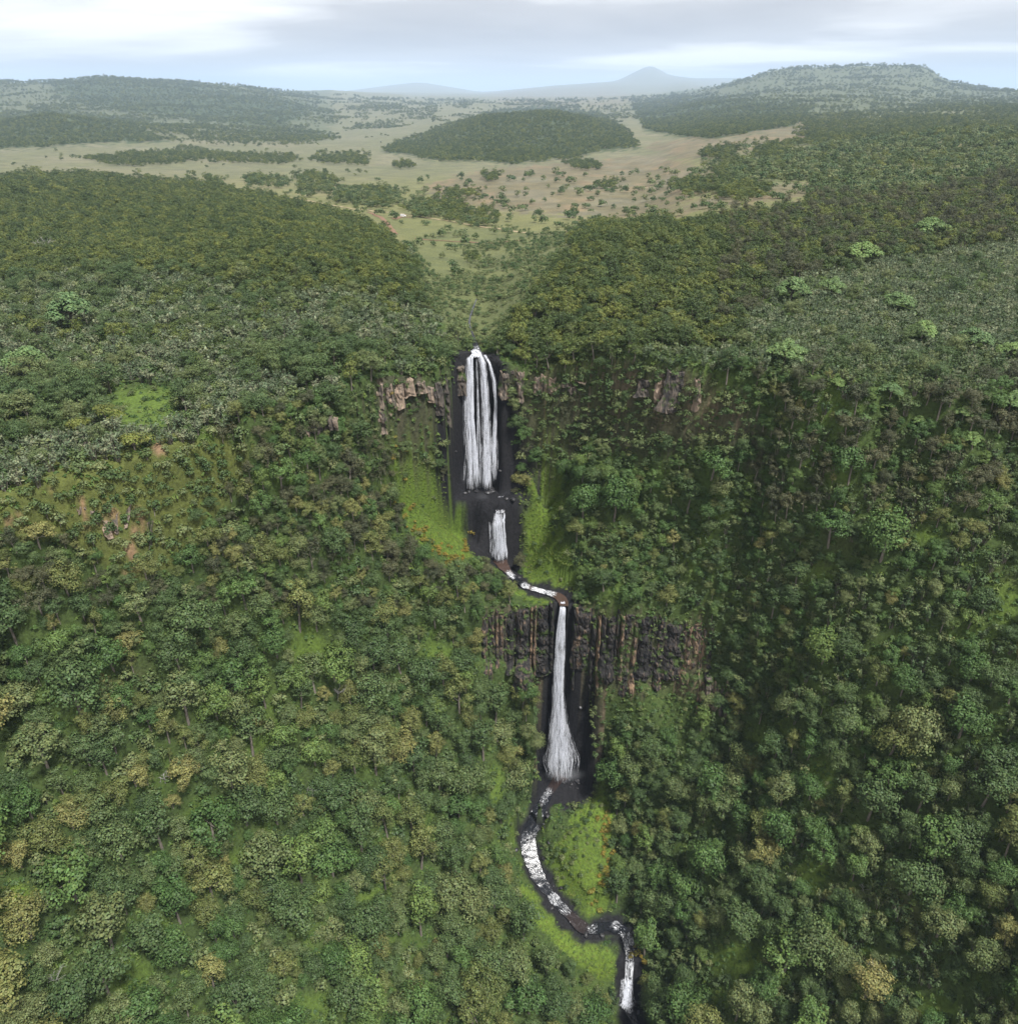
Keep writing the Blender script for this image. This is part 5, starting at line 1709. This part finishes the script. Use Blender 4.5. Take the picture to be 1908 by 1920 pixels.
def track(name, pix, w_, mat):
    P = np.array([hit(u, v, 330, 3000) for u, v in pix])
    seg = np.r_[0, np.cumsum(np.hypot(*np.diff(P[:, :2], axis=0).T))]
    s = np.arange(0, seg[-1], 2.0)
    C = np.stack([np.interp(s, seg, P[:, k]) for k in range(2)], 1)
    ker = np.hanning(15); ker /= ker.sum()
    if len(C) > 30:
        C = np.stack([np.convolve(np.pad(C[:, k], 7, mode='edge'), ker, 'valid') for k in range(2)], 1)
    T_ = np.gradient(C, axis=0); T_ /= np.linalg.norm(T_, axis=1, keepdims=True)
    Nn = np.stack([-T_[:, 1], T_[:, 0]], 1)
    V = []
    for q in (-1, 0, 1):
        p = C + Nn * q * w_ / 2 * (1 + 0.25 * fbm(s / 8, s * 0 + q, 2))[:, None]
        V.append(np.c_[p, ground(p[:, 0], p[:, 1]) + 0.35 + 0.1 * (q == 0)])
    V = np.stack(V, 1)
    o = mesh_obj(name, V.reshape(-1, 3), grid_faces(len(s), 3), mat)
    tag(o, kind='structure')


track('dirt_track', [(470, 360), (560, 374), (620, 385), (700, 397), (780, 406), (860, 418), (930, 429), (985, 437), (1030, 439), (1090, 434)], 3.6, M['track'])
track('dirt_track', [(690, 398), (715, 408), (730, 424), (742, 440)], 5.0, M['redtrack'])
track('dirt_track', [(738, 411), (752, 407), (775, 408)], 6.0, M['redtrack'])
track('dirt_track', [(775, 447), (830, 452), (880, 454), (930, 456), (985, 451)], 3.0, M['redtrack'])


def van():
    x, y, z = hit(756, 407, 330, 3000)
    e = bpy.data.objects.new('parked_van', None); COL.objects.link(e)
    e.location = (x, y, z + 0.4); e.rotation_euler = (0, 0, 0.12)
    tag(e, 'tiny white van parked at the end of the red track on the upland', 'van')
    white = mat_simple('white_paint', (0.75, 0.75, 0.75), (0.82, 0.82, 0.82), 1, rough=0.35, bump=0)
    glass = mat_simple('dark_glass', (0.02, 0.02, 0.025), (0.03, 0.03, 0.035), 1, rough=0.1, bump=0)
    tyre = mat_simple('tyre_rubber', (0.02, 0.02, 0.02), (0.03, 0.03, 0.03), 1, bump=0)
    prof = [(-3.0, .45), (3.0, .45), (3.05, 1.05), (2.75, 1.35), (2.1, 1.5), (1.3, 2.35), (-2.8, 2.4), (-3.02, 2.1)]
    V, F = [], []
    n = len(prof)
    for yy, k in ((-1.0, .94), (-1.05, 1), (1.05, 1), (1.0, .94)):
        V += [(a * (0.99 if k < 1 else 1), yy, 1.3 + (b - 1.3) * k) for a, b in prof]
    for r_ in range(3):
        F += [[r_ * n + j, r_ * n + (j + 1) % n, (r_ + 1) * n + (j + 1) % n, (r_ + 1) * n + j] for j in range(n)]
    me = bpy.data.meshes.new('body'); me.from_pydata(V, [], F + [list(range(n))[::-1], [3 * n + j for j in range(n)]]); me.update(); me.materials.append(white)
    b = bpy.data.objects.new('body', me); COL.objects.link(b); b.parent = e

    def pane(pts):
        o = mesh_obj('window', pts, [[0, 1, 2, 3]], glass, e, False)
    for sy in (-1.065, 1.065):
        for xa, xb in ((-2.6, -1.4), (-1.2, 0.0), (0.2, 1.3)):
            pane([(xa, sy, 1.45), (xb, sy, 1.45), (xb - 0.05, sy * .985, 2.12), (xa, sy * .985, 2.12)])
    pane([(2.08, -.85, 1.56), (2.08, .85, 1.56), (1.4, .8, 2.29), (1.4, -.8, 2.29)])
    for wx in (-2.0, 2.0):
        for wy in (-.95, .95):
            v_, f_ = [], []
            for k, (yy, rr) in enumerate(((-.13, .3), (-.13, .4), (.13, .4), (.13, .3))):
                v_ += [(wx + rr * math.cos(a), wy + yy, .4 + rr * math.sin(a)) for a in np.linspace(0, 2 * math.pi, 12, endpoint=False)]
            for k in range(3):
                f_ += [[k * 12 + j, k * 12 + (j + 1) % 12, (k + 1) * 12 + (j + 1) % 12, (k + 1) * 12 + j] for j in range(12)]
            me = bpy.data.meshes.new('wheel'); me.from_pydata(v_, [], f_ + [list(range(12)), list(range(36, 48))]); me.update(); me.materials.append(tyre)
            o = bpy.data.objects.new('wheel', me); COL.objects.link(o); o.parent = e


van()


# ------------------------------------------------------------------ air: spray at the foot of the falls, haze over the land
_zs = [v.co.z for v in bpy.data.objects['terrain'].data.vertices]
HZ0, HZ1 = min(_zs) - 1.0, max(_zs) + 60.0


def box_mesh(name, lo, hi):
    V = [(x, y, z) for x in (lo[0], hi[0]) for y in (lo[1], hi[1]) for z in (lo[2], hi[2])]
    F = [[0, 1, 3, 2], [4, 6, 7, 5], [0, 4, 5, 1], [2, 3, 7, 6], [0, 2, 6, 4], [1, 5, 7, 3]]
    return mesh_obj(name, V, F, None, smooth=False)


def vol_mat(name, dens, col, aniso=0.0):
    m, t, out = new_mat(name)
    v = N(t, 'ShaderNodeVolumePrincipled')
    v.inputs['Density'].default_value = dens
    v.inputs['Color'].default_value = (*col, 1)
    v.inputs['Anisotropy'].default_value = aniso
    L(t, v.outputs[0], out.inputs['Volume'])
    return m


def mist(u, v, y, rx, ry, rz, dens):
    x, yy, z = at_y(u, v, y)
    m, t, out = new_mat('spray')
    tc = N(t, 'ShaderNodeTexCoord')
    gr = N(t, 'ShaderNodeTexGradient', gradient_type='QUADRATIC_SPHERE')
    L(t, tc.outputs['Object'], gr.inputs[0])
    ns = N(t, 'ShaderNodeTexNoise', i_Scale=1.6, i_Detail=3.0)
    L(t, tc.outputs['Object'], ns.inputs['Vector'])
    mu = N(t, 'ShaderNodeMath', operation='MULTIPLY'); L(t, gr.outputs[1], mu.inputs[0]); L(t, ns.outputs[0], mu.inputs[1])
    m2 = N(t, 'ShaderNodeMath', operation='MULTIPLY', i_1=dens * 4); L(t, mu.outputs[0], m2.inputs[0])
    pv = N(t, 'ShaderNodeVolumePrincipled')
    pv.inputs['Color'].default_value = (0.92, 0.95, 1.0, 1)
    L(t, m2.outputs[0], pv.inputs['Density']); L(t, pv.outputs[0], out.inputs['Volume'])
    o = box_mesh('spray', (-1, -1, -1), (1, 1, 1)); o.data.materials.append(m)
    o.location = (x, yy, z); o.scale = (rx, ry, rz)
    tag(o, kind='stuff')


mist(1048, 1420, 254, 9, 4, 10, 0.045)
mist(1058, 1452, 252.5, 12, 4, 4.5, 0.05)
mist(896, 893, 300, 10, 3.5, 7, 0.045)
mist(905, 945, 294, 5, 3, 7, 0.045)
mist(932, 1040, 288.5, 5, 2.5, 2.5, 0.04)
hz = box_mesh('haze', (-190000, -60, HZ0), (190000, 181000, HZ1))
hz.data.materials.append(vol_mat('thin_haze', 0.36e-4, (0.60, 0.76, 1.0)))
tag(hz, kind='stuff')
